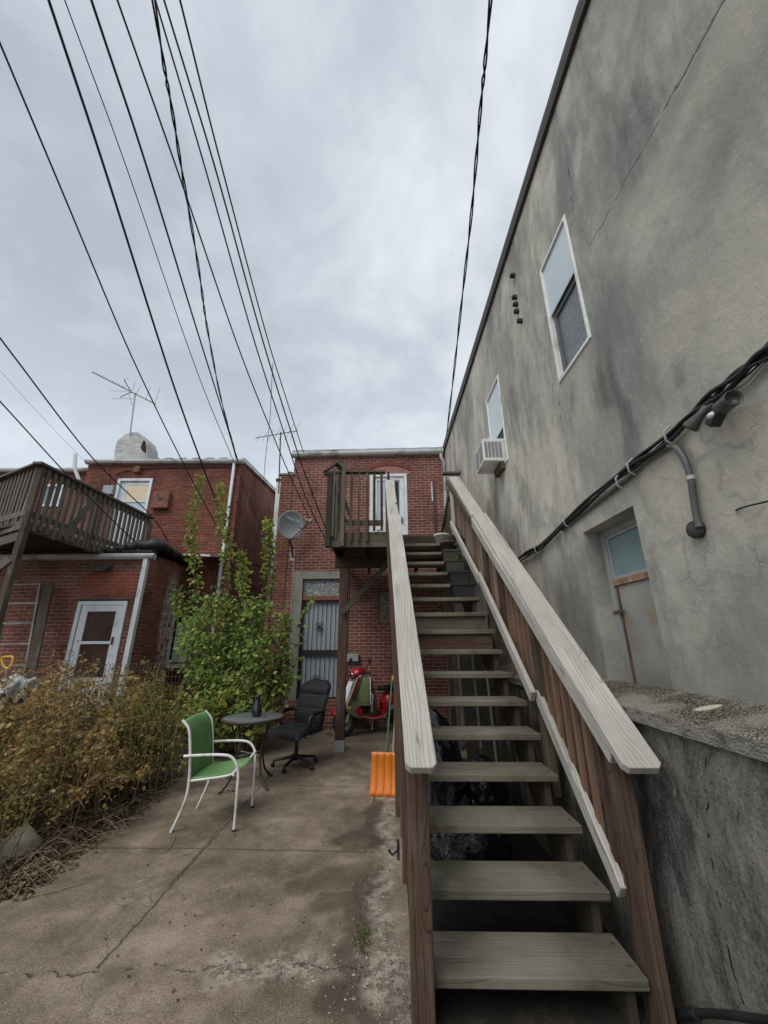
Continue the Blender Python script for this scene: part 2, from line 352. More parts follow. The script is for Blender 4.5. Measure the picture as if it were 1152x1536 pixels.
# glass block
t = NT('glass_block'); g = t.gco(); w1 = t.nz(t.sc(g, (1, 1, 1)), 22, 2, .5, 2.5)
b = t.n('ShaderNodeTexBrick'); t.l(g, b.inputs['Vector']); b.offset = 0; b.inputs['Scale'].default_value = 1; b.inputs['Brick Width'].default_value = .17; b.inputs['Row Height'].default_value = .17
b.inputs['Mortar Size'].default_value = .012; b.inputs['Mortar Smooth'].default_value = .1
c = t.mix(t.mr(w1, .44, .52), (.03, .035, .035), (.42, .45, .44)); c = t.mix(b.outputs['Fac'], c, (.22, .22, .2)); t.bump(w1, .8, .02); M['block'] = t.fin(c, .12, 0, .8)
# leaves: gco = (random, shade class, 0)
def leafmat(name, stops, trans=.48, rough=.55):
    t = NT(name); x, y, z = t.sep(t.gco()); c = t.ramp(x, stops)
    c = t.mix(t.mr(t.nz(t.obj(), 40, 2), .5, .8, 0, .35), c, tuple(k * .6 for k in stops[0][1]))
    t.fin(c, rough, 0, .35); tr = t.n('ShaderNodeBsdfTranslucent'); t.l(c, tr.inputs[0]); mx = t.n('ShaderNodeMixShader'); mx.inputs[0].default_value = trans
    t.t.links.new(t.b.outputs[0], mx.inputs[1]); t.t.links.new(tr.outputs[0], mx.inputs[2]); t.t.links.new(mx.outputs[0], t.out.inputs[0]); return t.M
M['leaf'] = leafmat('green_leaves', [(0, (.06, .11, .028)), (.3, (.16, .26, .06)), (.55, (.31, .41, .10)), (.8, (.50, .53, .13)), (1, (.65, .52, .12))])
M['leaftop'] = leafmat('yellow_green_leaves', [(0, (.20, .28, .04)), (.5, (.38, .44, .07)), (1, (.58, .54, .11))])
M['leafbrown'] = leafmat('autumn_leaves', [(0, (.06, .045, .022)), (.28, (.17, .13, .045)), (.48, (.36, .31, .085)), (.66, (.40, .20, .07)), (.85, (.48, .29, .11)), (1, (.74, .54, .26))])
M['leafolive'] = leafmat('olive_leaves', [(0, (.08, .088, .022)), (.4, (.20, .21, .05)), (.75, (.34, .30, .075)), (1, (.50, .31, .11))])
M['litter'] = leafmat('dry_litter', [(0, (.07, .045, .028)), (.5, (.16, .11, .065)), (1, (.33, .25, .16))], .1, .9)
# stucco wall: world coordinates, wall lies in the plane x = const
SX = 1.55
def stucco():
    t = NT('old_stucco'); p = t.pos()
    def W(px, py): return tuple(atx(px, py, SX))
    big = t.nz(t.sc(p, (1, .8, .55)), 1.0, 6, .62, .4)
    c = t.ramp(big, [(.33, (.31, .298, .268)), (.44, (.45, .428, .37)), (.54, (.59, .555, .465)), (.68, (.68, .64, .535))])
    st = t.nz(t.sc(p, (1, 1.7, .6)), 1.5, 8, .66, .5)
    c = t.mix(t.mr(st, .47, .64, 0, .68), c, (.22, .218, .208))
    st2 = t.nz(t.sc(p, (1, 9, .9)), 1.8, 6, .7)
    c = t.mix(t.mr(st2, .55, .72, 0, .32), c, (.22, .22, .21))
    c = t.mix(t.mr(t.nz(t.sc(p, (1, 5, 1.6), (0, 3, 2)), 2.2, 6, .7, .5), .60, .68, 0, .55), c, (.52, .50, .44))
    sm = t.nz(t.sc(p, (1, 1.1, .7), (0, 5, 3)), .85, 8, .62, .8); c = t.mix(t.mul(t.mr(sm, .47, .62), t.mr(t.nz(t.sc(p, (1, 5, 1.2)), 2, 6, .7), .3, .65, .25, .8)), c, (.205, .207, .208))
    # named stains and runs
    fuzz = t.vm('SCALE', t.vm('SUBTRACT', t.nzc(p, 2.2, 6), (.5, .5, .5))); fuzz.node.inputs[3].default_value = .5
    q = t.vm('ADD', p, fuzz)
    def run(px, py, ry, rz, k, colr=(.115, .115, .112)):
        nonlocal c
        a = W(px, py); mk = t.mul(t.blob(q, a, (9, ry, rz), .9), t.mr(t.nz(t.sc(p, (1, 4.5, 1.1)), 1.9, 7, .66), .22, .7)); c = t.mix(t.mul(mk, k), c, colr)
    run(905, 565, .18, .55, .9); run(930, 640, .14, .7, .8); run(858, 600, .08, .35, .8); run(965, 150, .75, .8, .75, (.14, .14, .147)); run(935, 230, .4, .5, .5, (.15, .15, .155)); run(840, 350, .3, .5, .4); run(1090, 250, .5, .5, .35, (.15, .15, .15))
    run(850, 620, .25, .4, .5); run(742, 740, .22, .55, .8); run(815, 640, .18, .7, .6); run(720, 700, .35, .9, .5); run(700, 620, .6, .5, .35); run(1020, 570, .06, .09, .6); run(860, 380, .5, .8, .35, (.14, .14, .14)); run(800, 700, .5, .5, .35); run(960, 700, .1, .5, .6); run(890, 850, .9, .5, .45, (.12, .12, .115))
    # lower band is darker weathered render
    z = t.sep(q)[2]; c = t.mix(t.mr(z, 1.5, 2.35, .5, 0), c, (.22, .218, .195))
    # pale patch around the conduit and by the doorway
    for (px, py, ry, rz, k) in ((1000, 700, .28, .42, .6), (1110, 700, .3, .4, .45), (1020, 480, .35, .35, .5), (1060, 120, .9, .2, .45), (1075, 900, .1, .1, .4)):
        c = t.mix(t.mul(t.blob(q, W(px, py), (9, ry, rz), .7), k), c, (.50, .465, .375))
    # rain streaks from the roof edge and below the sills
    zz = t.sep(p)[2]; dr = t.mul(t.mr(zz, 6.05, 4.6, 1, 0), t.mr(t.nz(t.sc(p, (1, 11, .35)), 1.5, 5, .7), .52, .66)); c = t.mix(t.mul(dr, .45), c, (.17, .17, .165))
    tz_ = t.nz(t.sc(p, (1, 1, 1), (0, 2, 9)), .55, 3, .5); c = t.mix(t.mr(tz_, .50, .515, 0, .16), c, (.66, .62, .50))
    # cracks
    f2 = t.vm('SCALE', t.vm('SUBTRACT', t.nzc(p, 9, 4), (.5, .5, .5))); f2.node.inputs[3].default_value = .07
    q2 = t.vm('ADD', p, f2)
    ln = t.mx(t.seg(q2, W(1100, -20), W(1012, 139), .004, .02), t.seg(q2, W(1012, 139), W(938, 273), .003, .012), t.seg(q2, W(938, 273), W(885, 370), .002, .010))
    c = t.mix(t.mul(ln, .55), c, (.12, .12, .115))
    ln3 = t.mx(t.seg(q2, W(850, 245), W(862, 330), .002, .007), t.seg(q2, W(830, 560), W(828, 640), .002, .008), t.seg(q2, W(818, 470), W(845, 650), .001, .006))
    c = t.mix(t.mul(ln3, .8), c, (.06, .06, .058))
    f3 = t.vm('SCALE', t.vm('SUBTRACT', t.nzc(p, 3.5, 5), (.5, .5, .5))); f3.node.inputs[3].default_value = .45
    cr = t.vor(t.vm('ADD', p, f3), 5.0, 'DISTANCE_TO_EDGE')
    zone = t.mx(t.blob(q, W(1060, 760), (9, .8, .7), .5), t.mul(t.blob(q, W(990, 930), (9, .6, .5), .5), .6))
    cm = t.mul(t.mul(t.mr(cr, 0, .03, 1, 0), zone), t.mr(t.nz(p, 5, 4, .6), .42, .58)); c = t.mix(t.mul(cm, .4), c, (.19, .18, .155)); c = t.mix(t.mul(t.mul(t.mr(cr, 0, .16, .5, 0), zone), t.mr(t.nz(p, 4, 4, .6, 1), .4, .6)), c, (.24, .235, .215))
    spk = t.vor(t.sc(p, (1, 1, .7)), 22); c = t.mix(t.mul(t.mr(spk, .08, .2, .5, 0), t.mr(t.nz(p, 1.5, 3), .5, .6)), c, (.46, .44, .39))
    c = t.mix(t.mr(t.nz(p, 55, 4, .7), .4, .75, 0, .22), c, (.22, .21, .18))
    h = t.add(t.add(t.mul(t.nz(p, 60, 5, .7), .35), t.mul(t.nz(p, 7, 5, .6), 1.3)), t.mul(t.mx(ln, ln3, t.mul(cm, .15)), -1.0))
    t.bump(h, .65, .012); return t.fin(c, .92, 0, .2)
M['stucco'] = stucco()
def gardenwall():
    t = NT('stained_render'); p = t.pos(); big = t.nz(t.sc(p, (1, 2.0, 1.0)), 1.9, 8, .68, .9)
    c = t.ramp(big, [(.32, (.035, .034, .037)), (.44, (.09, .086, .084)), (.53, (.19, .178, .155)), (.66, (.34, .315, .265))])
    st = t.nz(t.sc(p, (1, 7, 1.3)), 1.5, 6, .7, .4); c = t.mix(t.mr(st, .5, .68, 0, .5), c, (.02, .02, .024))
    gr = t.nz(p, 85, 4, .75); c = t.mix(t.mr(gr, .5, .72, 0, .75), c, (.26, .25, .22)); c = t.mix(t.mr(gr, .5, .33, 0, .6), c, (.012, .012, .014))
    ch = t.nz(t.sc(p, (1, 3.5, 1)), 9, 4, .7); c = t.mix(t.mul(t.mr(ch, .63, .67, 0, .8), t.mr(t.nz(p, 2.5, 3), .42, .6)), c, (.40, .375, .31))
    f2 = t.vm('SCALE', t.vm('SUBTRACT', t.nzc(p, 8, 5), (.5, .5, .5))); f2.node.inputs[3].default_value = .09; q2 = t.vm('ADD', p, f2)
    def W(px, py): return tuple(atx(px, py, 1.27))
    cr = t.mx(*[t.seg(q2, W(*a), W(*b), .001, .006) for a, b in (((1065, 1110), (1062, 1180)), ((1062, 1180), (1068, 1290)), ((1068, 1290), (1095, 1440)), ((1095, 1440), (1110, 1500)))])
    pal = t.mx(*[t.seg(q2, W(*a), W(*b), .01, .05) for a, b in (((1062, 1180), (1078, 1330)), ((1078, 1330), (1100, 1470)))])
    c = t.mix(t.mul(pal, .45), c, (.22, .205, .165)); c = t.mix(cr, c, (.008, .008, .008))
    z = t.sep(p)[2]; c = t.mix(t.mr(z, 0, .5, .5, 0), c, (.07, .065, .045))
    t.bump(t.add(t.add(t.mul(gr, .8), t.nz(p, 14, 5, .65)), t.mul(cr, -2)), .9, .012); return t.fin(c, .95, 0, .2)
M['gwall'] = gardenwall()
def copingmat():
    t = NT('pebbled_coping'); p = t.pos(); v = t.vor(p, 110, out='Color'); d = t.vor(p, 110)
    c = t.mix(.8, t.vm('MULTIPLY', v, (.40, .32, .22)), (.17, .14, .10)); n = t.nz(p, 3, 6, .7)
    c = t.mix(t.mr(d, .1, .6, .8, 0), (.035, .03, .025), t.vm('MULTIPLY', t.mix(.5, v, (.8, .8, .8)), (.80, .68, .52)))
    c = t.mix(t.mr(n, .45, .62, 0, .6), c, (.33, .305, .26)); a = tuple(atz(1060, 1053, 1.3)); c = t.mix(t.blob(p, a, (.07, .035, 1), .3), c, (.55, .52, .38))
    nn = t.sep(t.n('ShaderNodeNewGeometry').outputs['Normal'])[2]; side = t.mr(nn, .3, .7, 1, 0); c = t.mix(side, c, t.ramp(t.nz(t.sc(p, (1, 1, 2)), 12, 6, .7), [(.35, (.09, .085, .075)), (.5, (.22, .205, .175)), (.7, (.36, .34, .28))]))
    t.bump(t.add(t.mul(d, -1), n), .9, .008); return t.fin(c, .9, 0, .25)
M['copingstone'] = copingmat()
def patio():
    t = NT('worn_exposed_concrete'); p = t.pos(); q = t.vm('MULTIPLY', p, (1, 1, 0))
    G = lambda x, y: tuple(atz(x, y, 0))
    big = t.nz(q, 1.3, 9, .74); c = t.ramp(big, [(.37, (.10, .072, .048)), (.5, (.22, .165, .115)), (.63, (.38, .305, .225))])
    peb = t.vor(q, 95, out='Color'); pd = t.vor(q, 95); pr = t.sep(peb)[0]
    c = t.mix(t.mul(t.mr(pd, .22, .45, 1, 0), t.mr(pr, .45, .9, 0, .85)), c, (.36, .32, .27)); c = t.mix(t.mul(t.mr(pd, .2, .5, 1, 0), t.mr(pr, .4, .0, 0, .7)), c, (.05, .045, .04))
    c = t.mix(t.mr(t.nz(q, 150, 3, .8), .48, .68, 0, .75), c, (.40, .34, .28)); c = t.mix(t.mr(t.nz(q, 110, 3, .8), .5, .34, 0, .7), c, (.05, .04, .03))
    wob = t.vm('SCALE', t.vm('SUBTRACT', t.nzc(q, 5, 5), (.5, .5, .5))); wob.node.inputs[3].default_value = .3; w = t.vm('ADD', q, wob)
    wob2 = t.vm('SCALE', t.vm('SUBTRACT', t.nzc(q, 12, 4), (.5, .5, .5))); wob2.node.inputs[3].default_value = .035; w2 = t.vm('ADD', q, wob2)
    sp = t.vor(w, 34); c = t.mix(t.mul(t.mr(sp, .05, .12, 1, 0), t.mr(t.nz(q, 2.1, 3), .5, .62, 0, .9)), c, (.45, .41, .35))
    # pale crumbled strip beside the stairs and along the near joint
    pale = t.mx(*[t.seg(w, G(*a), G(*b), .03, .15) for a, b in (((585, 1200), (578, 1290)), ((578, 1290), (560, 1380)), ((565, 1370), (600, 1470)), ((330, 1455), (470, 1452)), ((560, 1440), (600, 1530)))])
    pn = t.mul(pale, t.mr(t.nz(q, 13, 7, .75), .40, .54)); c = t.mix(t.mul(pn, .75), c, (.46, .40, .33))
    soil = t.mx(*[t.seg(w, G(*a), G(*b), .03, .12) for a, b in (((563, 1205), (556, 1270)), ((545, 1330), (520, 1480)), ((500, 1490), (560, 1540)))])
    c = t.mix(t.mul(soil, .75), c, (.065, .05, .036))
    wet = t.mx(t.blob(w, G(535, 1260), (.22, .17, 1), .22), t.seg(w, G(455, 1330), G(560, 1300), .08, .17), t.seg(w, G(490, 1355), G(520, 1345), .05, .13), t.blob(w, G(330, 1130), (.9, .3, 1), .8))
    c = t.mix(t.mul(wet, .5), c, (.07, .05, .034))
    # far end is darker
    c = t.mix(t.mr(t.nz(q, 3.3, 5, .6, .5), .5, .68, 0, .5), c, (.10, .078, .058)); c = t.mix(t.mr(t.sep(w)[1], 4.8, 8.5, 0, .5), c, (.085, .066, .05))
    j = t.mx(*[t.seg(w2, G(*a), G(*b), .004, .011) for a, b in (((270, 1272), (560, 1278)), ((90, 1272), (290, 1272)), ((150, 1450), (410, 1158)), ((300, 1176), (560, 1180)), ((400, 1112), (620, 1112)), ((560, 1205), (597, 1075)))])
    j = t.m('MAXIMUM', j, t.seg(w, G(-60, 1462), G(640, 1450), .004, .016))
    c = t.mix(t.mul(j, .5), c, (.03, .024, .018))
    pf = t.vor(w, 1.1, 'DISTANCE_TO_EDGE'); fc = t.mul(t.mr(pf, 0, .006, 1, 0), t.mr(t.nz(q, .9, 2), .5, .56)); c = t.mix(t.mul(fc, .5), c, (.05, .04, .03))
    t.bump(t.add(t.add(t.mul(t.nz(q, 130, 4, .7), .5), t.mul(big, 2)), t.add(t.mul(j, -2), t.mul(pn, .8))), .7, .008)
    return t.fin(c, t.mr(wet, 0, 1, .92, .55), 0, .3)
M['patio'] = patio()
t = NT('bare_soil'); p = t.pos(); c = t.ramp(t.nz(p, 3, 8, .7), [(.35, (.035, .027, .02)), (.5, (.085, .062, .042)), (.68, (.16, .125, .085))]); c = t.mix(t.mr(t.vor(p, 60), .1, .3, .5, 0), c, (.2, .17, .13)); t.bump(t.nz(p, 25, 6, .7), 1, .03); M['ground'] = t.fin(c, .95)
def rustdoor():
    t = NT('rust_stained_grey_steel'); g = t.pos(); W = lambda x, y: tuple(atx(x, y, SX + .13))
    c = t.ramp(t.nz(g, 4, 5), [(.3, (.26, .26, .23)), (.7, (.35, .345, .305))])
    f = t.vm('SCALE', t.vm('SUBTRACT', t.nzc(g, 7, 5), (.5, .5, .5))); f.node.inputs[3].default_value = .16; q = t.vm('ADD', g, f)
    mk = t.mx(t.blob(q, W(940, 930), (9, .09, .08), .9), t.blob(q, W(975, 925), (9, .08, .09), .8), t.mul(t.blob(q, W(985, 965), (9, .06, .09), .9), .7), t.mul(t.blob(q, W(950, 965), (9, .1, .1), .9), .5))
    c = t.mix(t.mul(mk, .5), c, (.25, .17, .08)); return t.fin(c, .6)
M['rustdoor'] = rustdoor()
t = NT('shade_dark_dirt'); p = t.pos(); c = t.ramp(t.nz(p, 8, 7, .7), [(.35, (.012, .010, .008)), (.55, (.03, .025, .018)), (.72, (.075, .06, .045))]); t.bump(t.nz(p, 40, 5, .7), 1, .02); NTSHADE = t.fin(c, .95)  # dirt colour taken near black to stand in for under-stair shade
# ================================================================== GROUND
def sheet(name, pts, z, mat, thick=None):
    mb = MB(); mb.prism([(x, y, z) for x, y in pts], (0, 0, -(thick or .02))); return props(mb.build(name, mat, origin=(0, 0, 0)), kind='structure')
mb = MB(); mb.grid(lambda u, v: (-90 + 180 * u, -60 + 180 * v, -.03), 20, 20); props(mb.build('ground', M['ground'], origin=(0, 0, 0)), kind='structure')
edge = [atz(*q, 0) for q in ((-60, 1400), (60, 1310), (130, 1262), (215, 1205), (262, 1160), (300, 1110), (360, 1092), (420, 1090))]
poly = [(1.3, -1.2), (1.3, 8.75), (-2.3, 8.9)] + [(p.x, p.y) for p in reversed(edge)] + [(-4.2, 1.0), (-4.2, -1.2)]
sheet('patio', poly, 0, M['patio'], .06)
sheet('shade_painted_soil', [(.12, 1.6), (1.262, 1.6), (1.262, 6.3), (.22, 6.3)], .008, NTSHADE, .007)  # soil sheet that paints the shade under the stairs into the ground
# ================================================================== WALL HELPER
def wall(mb, O, U, N, u0, u1, z0, z1, holes=(), reveal=.12, thick=.25, top=None):
    """face in frame O + u*U + z*Z, outward normal N; holes = (ua, ub, za, zb, reveal)"""
    O = Vector(O); U = Vector(U).normalized(); N = Vector(N).normalized(); Z = Vector((0, 0, 1))
    def Pt(u, z, d=0): return O + U * u + Z * z - N * d
    def quad(a, uv): mb.add(a, [(0, 1, 2, 3)], [(x, y, 0) for x, y in uv])
    us = sorted({u0, u1, *[h[0] for h in holes], *[h[1] for h in holes]}); zs = sorted({z0, z1, *[h[2] for h in holes], *[h[3] for h in holes]})
    for ua, ub in zip(us, us[1:]):
        for za, zb in zip(zs, zs[1:]):
            cu, cz = (ua + ub) / 2, (za + zb) / 2
            if any(h[0] < cu < h[1] and h[2] < cz < h[3] for h in holes): continue
            quad([Pt(ua, za), Pt(ub, za), Pt(ub, zb), Pt(ua, zb)], [(ua, za), (ub, za), (ub, zb), (ua, zb)])
    for h in holes:
        ua, ub, za, zb = h[:4]; d = h[4] if len(h) > 4 else reveal
        for a, b in (((ua, za), (ua, zb)), ((ub, zb), (ub, za)), ((ub, za), (ua, za)), ((ua, zb), (ub, zb))):
            q = [Pt(*a), Pt(*b), Pt(*b, d), Pt(*a, d)]
            if a[0] == b[0]: uv = [(a[0], a[1]), (b[0], b[1]), (b[0] + d, b[1]), (a[0] + d, a[1])]
            else: uv = [(a[0], a[1]), (b[0], b[1]), (b[0], b[1] + d), (a[0], a[1] + d)]
            quad(q, uv)
    T = thick
    for a, b in (((u0, z0), (u0, z1)), ((u1, z0), (u1, z1)), ((u0, z1), (u1, z1))):
        q = [Pt(*a), Pt(*b), Pt(*b, T), Pt(*a, T)]
        uv = [(a[0], a[1]), (b[0], b[1]), (b[0] + T, b[1]), (a[0] + T, a[1])] if a[0] == b[0] else [(a[0], a[1]), (b[0], b[1]), (b[0], b[1] + T), (a[0], a[1] + T)]
        quad(q, uv)
    # back face, with the same openings
    for ua, ub in zip(us, us[1:]):
        for za, zb in zip(zs, zs[1:]):
            cu, cz = (ua + ub) / 2, (za + zb) / 2
            if any(h[0] < cu < h[1] and h[2] < cz < h[3] for h in holes): continue
            quad([Pt(ub, za, T), Pt(ua, za, T), Pt(ua, zb, T), Pt(ub, zb, T)], [(ub, za), (ua, za), (ua, zb), (ub, zb)])
def spl_(P, n=8):
    P = [Vector(p) for p in P]; out = []
    for i in range(len(P) - 1):
        a = P[max(i - 1, 0)]; b = P[i]; c = P[i + 1]; d = P[min(i + 2, len(P) - 1)]
        for k in range(n): t_ = k / n; out.append(.5 * ((2 * b) + (c - a) * t_ + (2 * a - 5 * b + 4 * c - d) * t_ * t_ + (3 * b - a - 3 * c + d) * t_ ** 3))
    out.append(P[-1]); return out
class Fr:   # local frame on a facade: (u, z, out)
    def __init__(s, O, U, N): s.O = Vector(O); s.U = Vector(U).normalized(); s.N = Vector(N).normalized(); s.Z = Vector((0, 0, 1))
    def p(s, u, z, o=0): return s.O + s.U * u + s.Z * z + s.N * o
    def px(s, x, y, o=0):
        q = atp(x, y, s.O + s.N * o, s.N) - s.O; return q.dot(s.U), q.z
    def box(s, mb, u0, u1, z0, z1, o0, o1):
        c = s.p((u0 + u1) / 2, (z0 + z1) / 2, (o0 + o1) / 2)
        if abs(u1 - u0) >= abs(z1 - z0): return mb.obox(c, s.U, s.N, s.Z, abs(u1 - u0) / 2, abs(o1 - o0) / 2, abs(z1 - z0) / 2)
        return mb.obox(c, s.Z, s.U, s.N, abs(z1 - z0) / 2, abs(u1 - u0) / 2, abs(o1 - o0) / 2)
    def bbox(s, mb, u0, u1, z0, z1, o0, o1):   # box with wall mapping
        vs = [s.p(u, z, o) for u in (u0, u1) for z in (z0, z1) for o in (o0, o1)]; gs = [(u + abs(o), z, 0) for u in (u0, u1) for z in (z0, z1) for o in (o0, o1)]
        return mb.add(vs, [(0, 1, 3, 2), (4, 6, 7, 5), (0, 4, 5, 1), (2, 3, 7, 6), (0, 2, 6, 4), (1, 5, 7, 3)], gs)
    def ring(s, mb, u0, u1, z0, z1, w, o0, o1, wb=None):
        wb = w if wb is None else wb
        s.box(mb, u0, u0 + w, z0, z1, o0, o1); s.box(mb, u1 - w, u1, z0, z1, o0, o1)
        s.box(mb, u0 + w, u1 - w, z1 - w, z1, o0, o1); s.box(mb, u0 + w, u1 - w, z0, z0 + wb, o0, o1)
def flat_text(txt, size, ext=.001):
    cu = bpy.data.curves.new('t', 'FONT'); cu.body = txt; cu.size = size; cu.extrude = ext; cu.align_x = 'CENTER'; cu.align_y = 'CENTER'
    o = bpy.data.objects.new('t', cu); col.objects.link(o); dg = bpy.context.evaluated_depsgraph_get(); me = bpy.data.meshes.new_from_object(o.evaluated_get(dg))
    vs = [v.co.copy() for v in me.vertices]; fs = [tuple(p.vertices) for p in me.polygons]; bpy.data.objects.remove(o); bpy.data.curves.remove(cu); bpy.data.meshes.remove(me); return vs, fs
# ================================================================== MIDDLE BRICK HOUSE
A2 = R(2.2); U2 = Vector((math.cos(A2), -math.sin(A2), 0)); N2 = Vector((-math.sin(A2), -math.cos(A2), 0))
MF = Fr(Vector((1.55, 8.7, 0)), U2, N2)
uL = MF.px(437, 760)[0]; zg = MF.px(550, 682)[1]
mid = thing('brick_house', 'narrow two-storey red brick house behind the deck and stairs', 'house', MF.p(uL / 2, 0, 0))
d0, dz1 = MF.px(555, 712); d1, _ = MF.px(610, 712); dz1 = MF.px(580, 711)[1]
g0, gz1 = MF.px(455, 869); g1 = MF.px(514, 869)[0]; gz0 = MF.px(480, 1049)[1]
b0, bz1 = MF.px(568, 888); b1, bz0 = MF.px(591, 932)
mb = MB(); holes = [(d0, d1, 3.25, dz1, .1), (g0, g1, gz0, gz1, .16), (b0, b1, bz0, bz1, .08)]
wall(mb, MF.O, MF.U, MF.N, uL, .25, -.05, zg, holes, thick=.3)
mb.build('wall', M['brick_mid'], mid)
mb = MB()   # body behind: party wall and roof plane
q = [MF.p(uL, -.05, -.3), MF.p(uL, -.05, -9), MF.p(uL, zg + .6, -9), MF.p(uL, zg - .0, -.3)]
mb.add(q, [(0, 1, 2, 3)], [(v.y, v.z, 0) for v in q]); mb.build('side_wall', M['brick_mid'], mid)
mb = MB(); mb.prism([MF.p(uL - .04, zg + .05, .1), MF.p(.0, zg + .05, .1), MF.p(.0, zg + .75, -9), MF.p(uL - .04, zg + .75, -9)], (0, 0, .06)); rf = mb.build('roof', M['roofing'], mid)
mb = MB()
for i in range(9):
    a = uL + .1 + i * .42; mb.prism([MF.p(a, zg + .113, .08), MF.p(a + .2 + .15 * (i % 3), zg + .113, .08), MF.p(a + .25, zg + .13, -.12), MF.p(a + .02, zg + .13, -.1)], (0, 0, .012))
mb.build('tar_patch', M['tar'], rf)
mb = MB()
prof = [(0, .0), (.0, .10), (.02, .12), (.10, .12), (.125, .09), (.12, .05), (.09, .01)]
pts = [MF.p(uL - .06, zg - .06 + z, .012 + o) for o, z in prof]
mb.prism(pts, MF.U * (-uL + .02)); mb.build('gutter', M['gutter'], mid, bevel=.004)
mb = MB(); cxu, cz = MF.px(668, 684); p0 = MF.p(-.10, zg - .05, .07)
mb.tube([p0, p0 + Vector((0, 0, -.1)), p0 + Vector((.05, .0, -.2)), p0 + Vector((.06, 0, -.34)), p0 + Vector((.03, 0, -2.5))], .04, 10); mb.build('downspout', M['gutter'], mid)
# arch over the upper door
mb = MB(); ua, za = MF.px(585, 702); ub, zb = MF.px(608, 702); uc = (d0 + d1) / 2; hw = (d1 - d0) / 2 + .10; rise = .16; rad = (hw * hw + rise * rise) / (2 * rise); zc = dz1 + .06 + rise - rad; am = math.asin(hw / rad)
n = 17
for i in range(n):
    a = -am + 2 * am * (i + .5) / n; d = Vector((0, 0, 1)) * math.cos(a) + MF.U * math.sin(a); s_ = MF.U * math.cos(a) - Vector((0, 0, 1)) * math.sin(a)
    mb.obox(MF.p(uc, zc, .006) + d * (rad + .055), d, s_, MF.N, .052, am * rad / n * .84, .012)
mb.build('arch', M['arch'], mid, bevel=.004)
mb = MB(); P = []
for i in range(13): a = -am + 2 * am * i / 12; P.append(MF.p(uc + math.sin(a) * rad * .985, zc + math.cos(a) * rad * .985, .003))
P += [MF.p(uc + hw, dz1 + .01, .003), MF.p(uc - hw, dz1 + .01, .003)]; mb.prism(P, -MF.N * .02); mb.build('arch_infill', plain('pink_mortar', (.34, .16, .13), .9, var=.25), mid)
# upper door
mb = MB(); MF.ring(mb, d0, d1, 3.25, dz1, .075, -.06, .02, .04); dr = mb.build('door', M['white'], mid, bevel=.004)
mb = MB(); MF.ring(mb, d0 + .08, d1 - .08, 3.3, dz1 - .08, .09, -.05, -.015, .2); MF.box(mb, d0 + .17, d1 - .17, 4.05, 4.12, -.05, -.012); MF.box(mb, (d0 + d1) / 2 - .2, (d0 + d1) / 2 + .02, 3.5, 4.6, -.03, -.008); mb.build('storm_door', M['white'], dr, bevel=.004)
mb = MB(); MF.box(mb, d0 + .16, d1 - .16, 3.4, dz1 - .16, -.045, -.035); mb.build('pane', M['glass'], dr)
mb = MB(); MF.box(mb, d1 - .15, d1 - .125, 4.2, 4.35, -.012, .02); mb.build('handle', M['blackmetal'], dr)
# security door with surround
s0, sz1 = MF.px(441, 858); s1 = MF.px(524, 858)[0]
mb = MB(); MF.box(mb, s0, g0, 0, sz1, -.01, .035); MF.box(mb, g1, s1, 0, sz1, -.01, .035); MF.box(mb, g0, g1, gz1, sz1, -.01, .035); mb.build('door_surround', M['concrete'], mid, bevel=.006)
zl0 = MF.px(480, 900)[1]; zl1 = MF.px(480, 894)[1]
mb = MB(); MF.bbox(mb, g0, g1, zl1, gz1, -.12, -.05); mb.build('glass_block_transom', M['block'], mid)
mb = MB(); MF.box(mb, g0, g1, zl0, zl1, -.12, .0); mb.build('lintel', M['rustred'], mid)
mb = MB(); MF.box(mb, g0, g1, gz0, zl0, -.14, -.11)
sd = mb.build('security_door', M['greydoor'], mid)
zr = MF.px(480, 984)[1]; zr2 = MF.px(480, 975)[1]
mb = MB(); MF.ring(mb, g0 + .005, g1 - .005, gz0 + .005, zl0 - .005, .045, -.09, -.045, .03); MF.box(mb, g0 + .05, g1 - .05, zr, zr2, -.09, -.05); mb.build('door_frame', M['blackmetal'], sd)
mb = MB(); nb = 8
for i in range(1, nb): u = g0 + .05 + (g1 - g0 - .1) * i / nb; MF.box(mb, u - .006, u + .006, gz0 + .03, zl0 - .05, -.08, -.065)
mb.build('bars', M['blackmetal'], sd)
mb = MB()
def scroll(cu, cz, k, sx, sz):
    pts = []
    for i in range(16):
        a = i / 15 * 4.2 * math.pi / 2; r = k * (1 - i / 19); pts.append(MF.p(cu + sx * (k + r * -math.cos(a)), cz + sz * (k * .9 + r * math.sin(a)), -.06))
    mb.tube(pts, .006, 6)
gu = (g0 + g1) / 2 - .05; gz = MF.px(480, 940)[1]; gzb = MF.px(480, 1020)[1]
for sx in (-1, 1):
    for sz in (-1, 1): scroll(gu, gz, .05, sx, sz)
    scroll(gu, gzb, .05, sx, 1); scroll(gu, gzb - .02, .04, sx, -1)
for zz in (gz, gzb):
    for k in range(8): a = k * math.pi / 4; mb.tube([MF.p(gu, zz, -.055), MF.p(gu + .045 * math.cos(a), zz + .045 * math.sin(a), -.055)], .008, 6)
mb.build('scrollwork', M['blackmetal'], sd)
mb = MB(); MF.box(mb, g1 - .04, g1 - .01, zr + .02, zr2 - .02, -.05, -.01); mb.build('lock', M['cream'], sd)
mb = MB(); MF.bbox(mb, s0 + .1, s1 + .05, 0, gz0 - .18, .036, .42); MF.bbox(mb, s0 + .1, s1 + .05, gz0 - .179, gz0 - .005, .036, .2); mb.build('doorstep', M['brick_mid'], mid)
mb = MB(); MF.bbox(mb, b0, b1, bz0, bz1, -.07, -.03); gb = mb.build('window', M['block'], mid)
mb = MB(); 
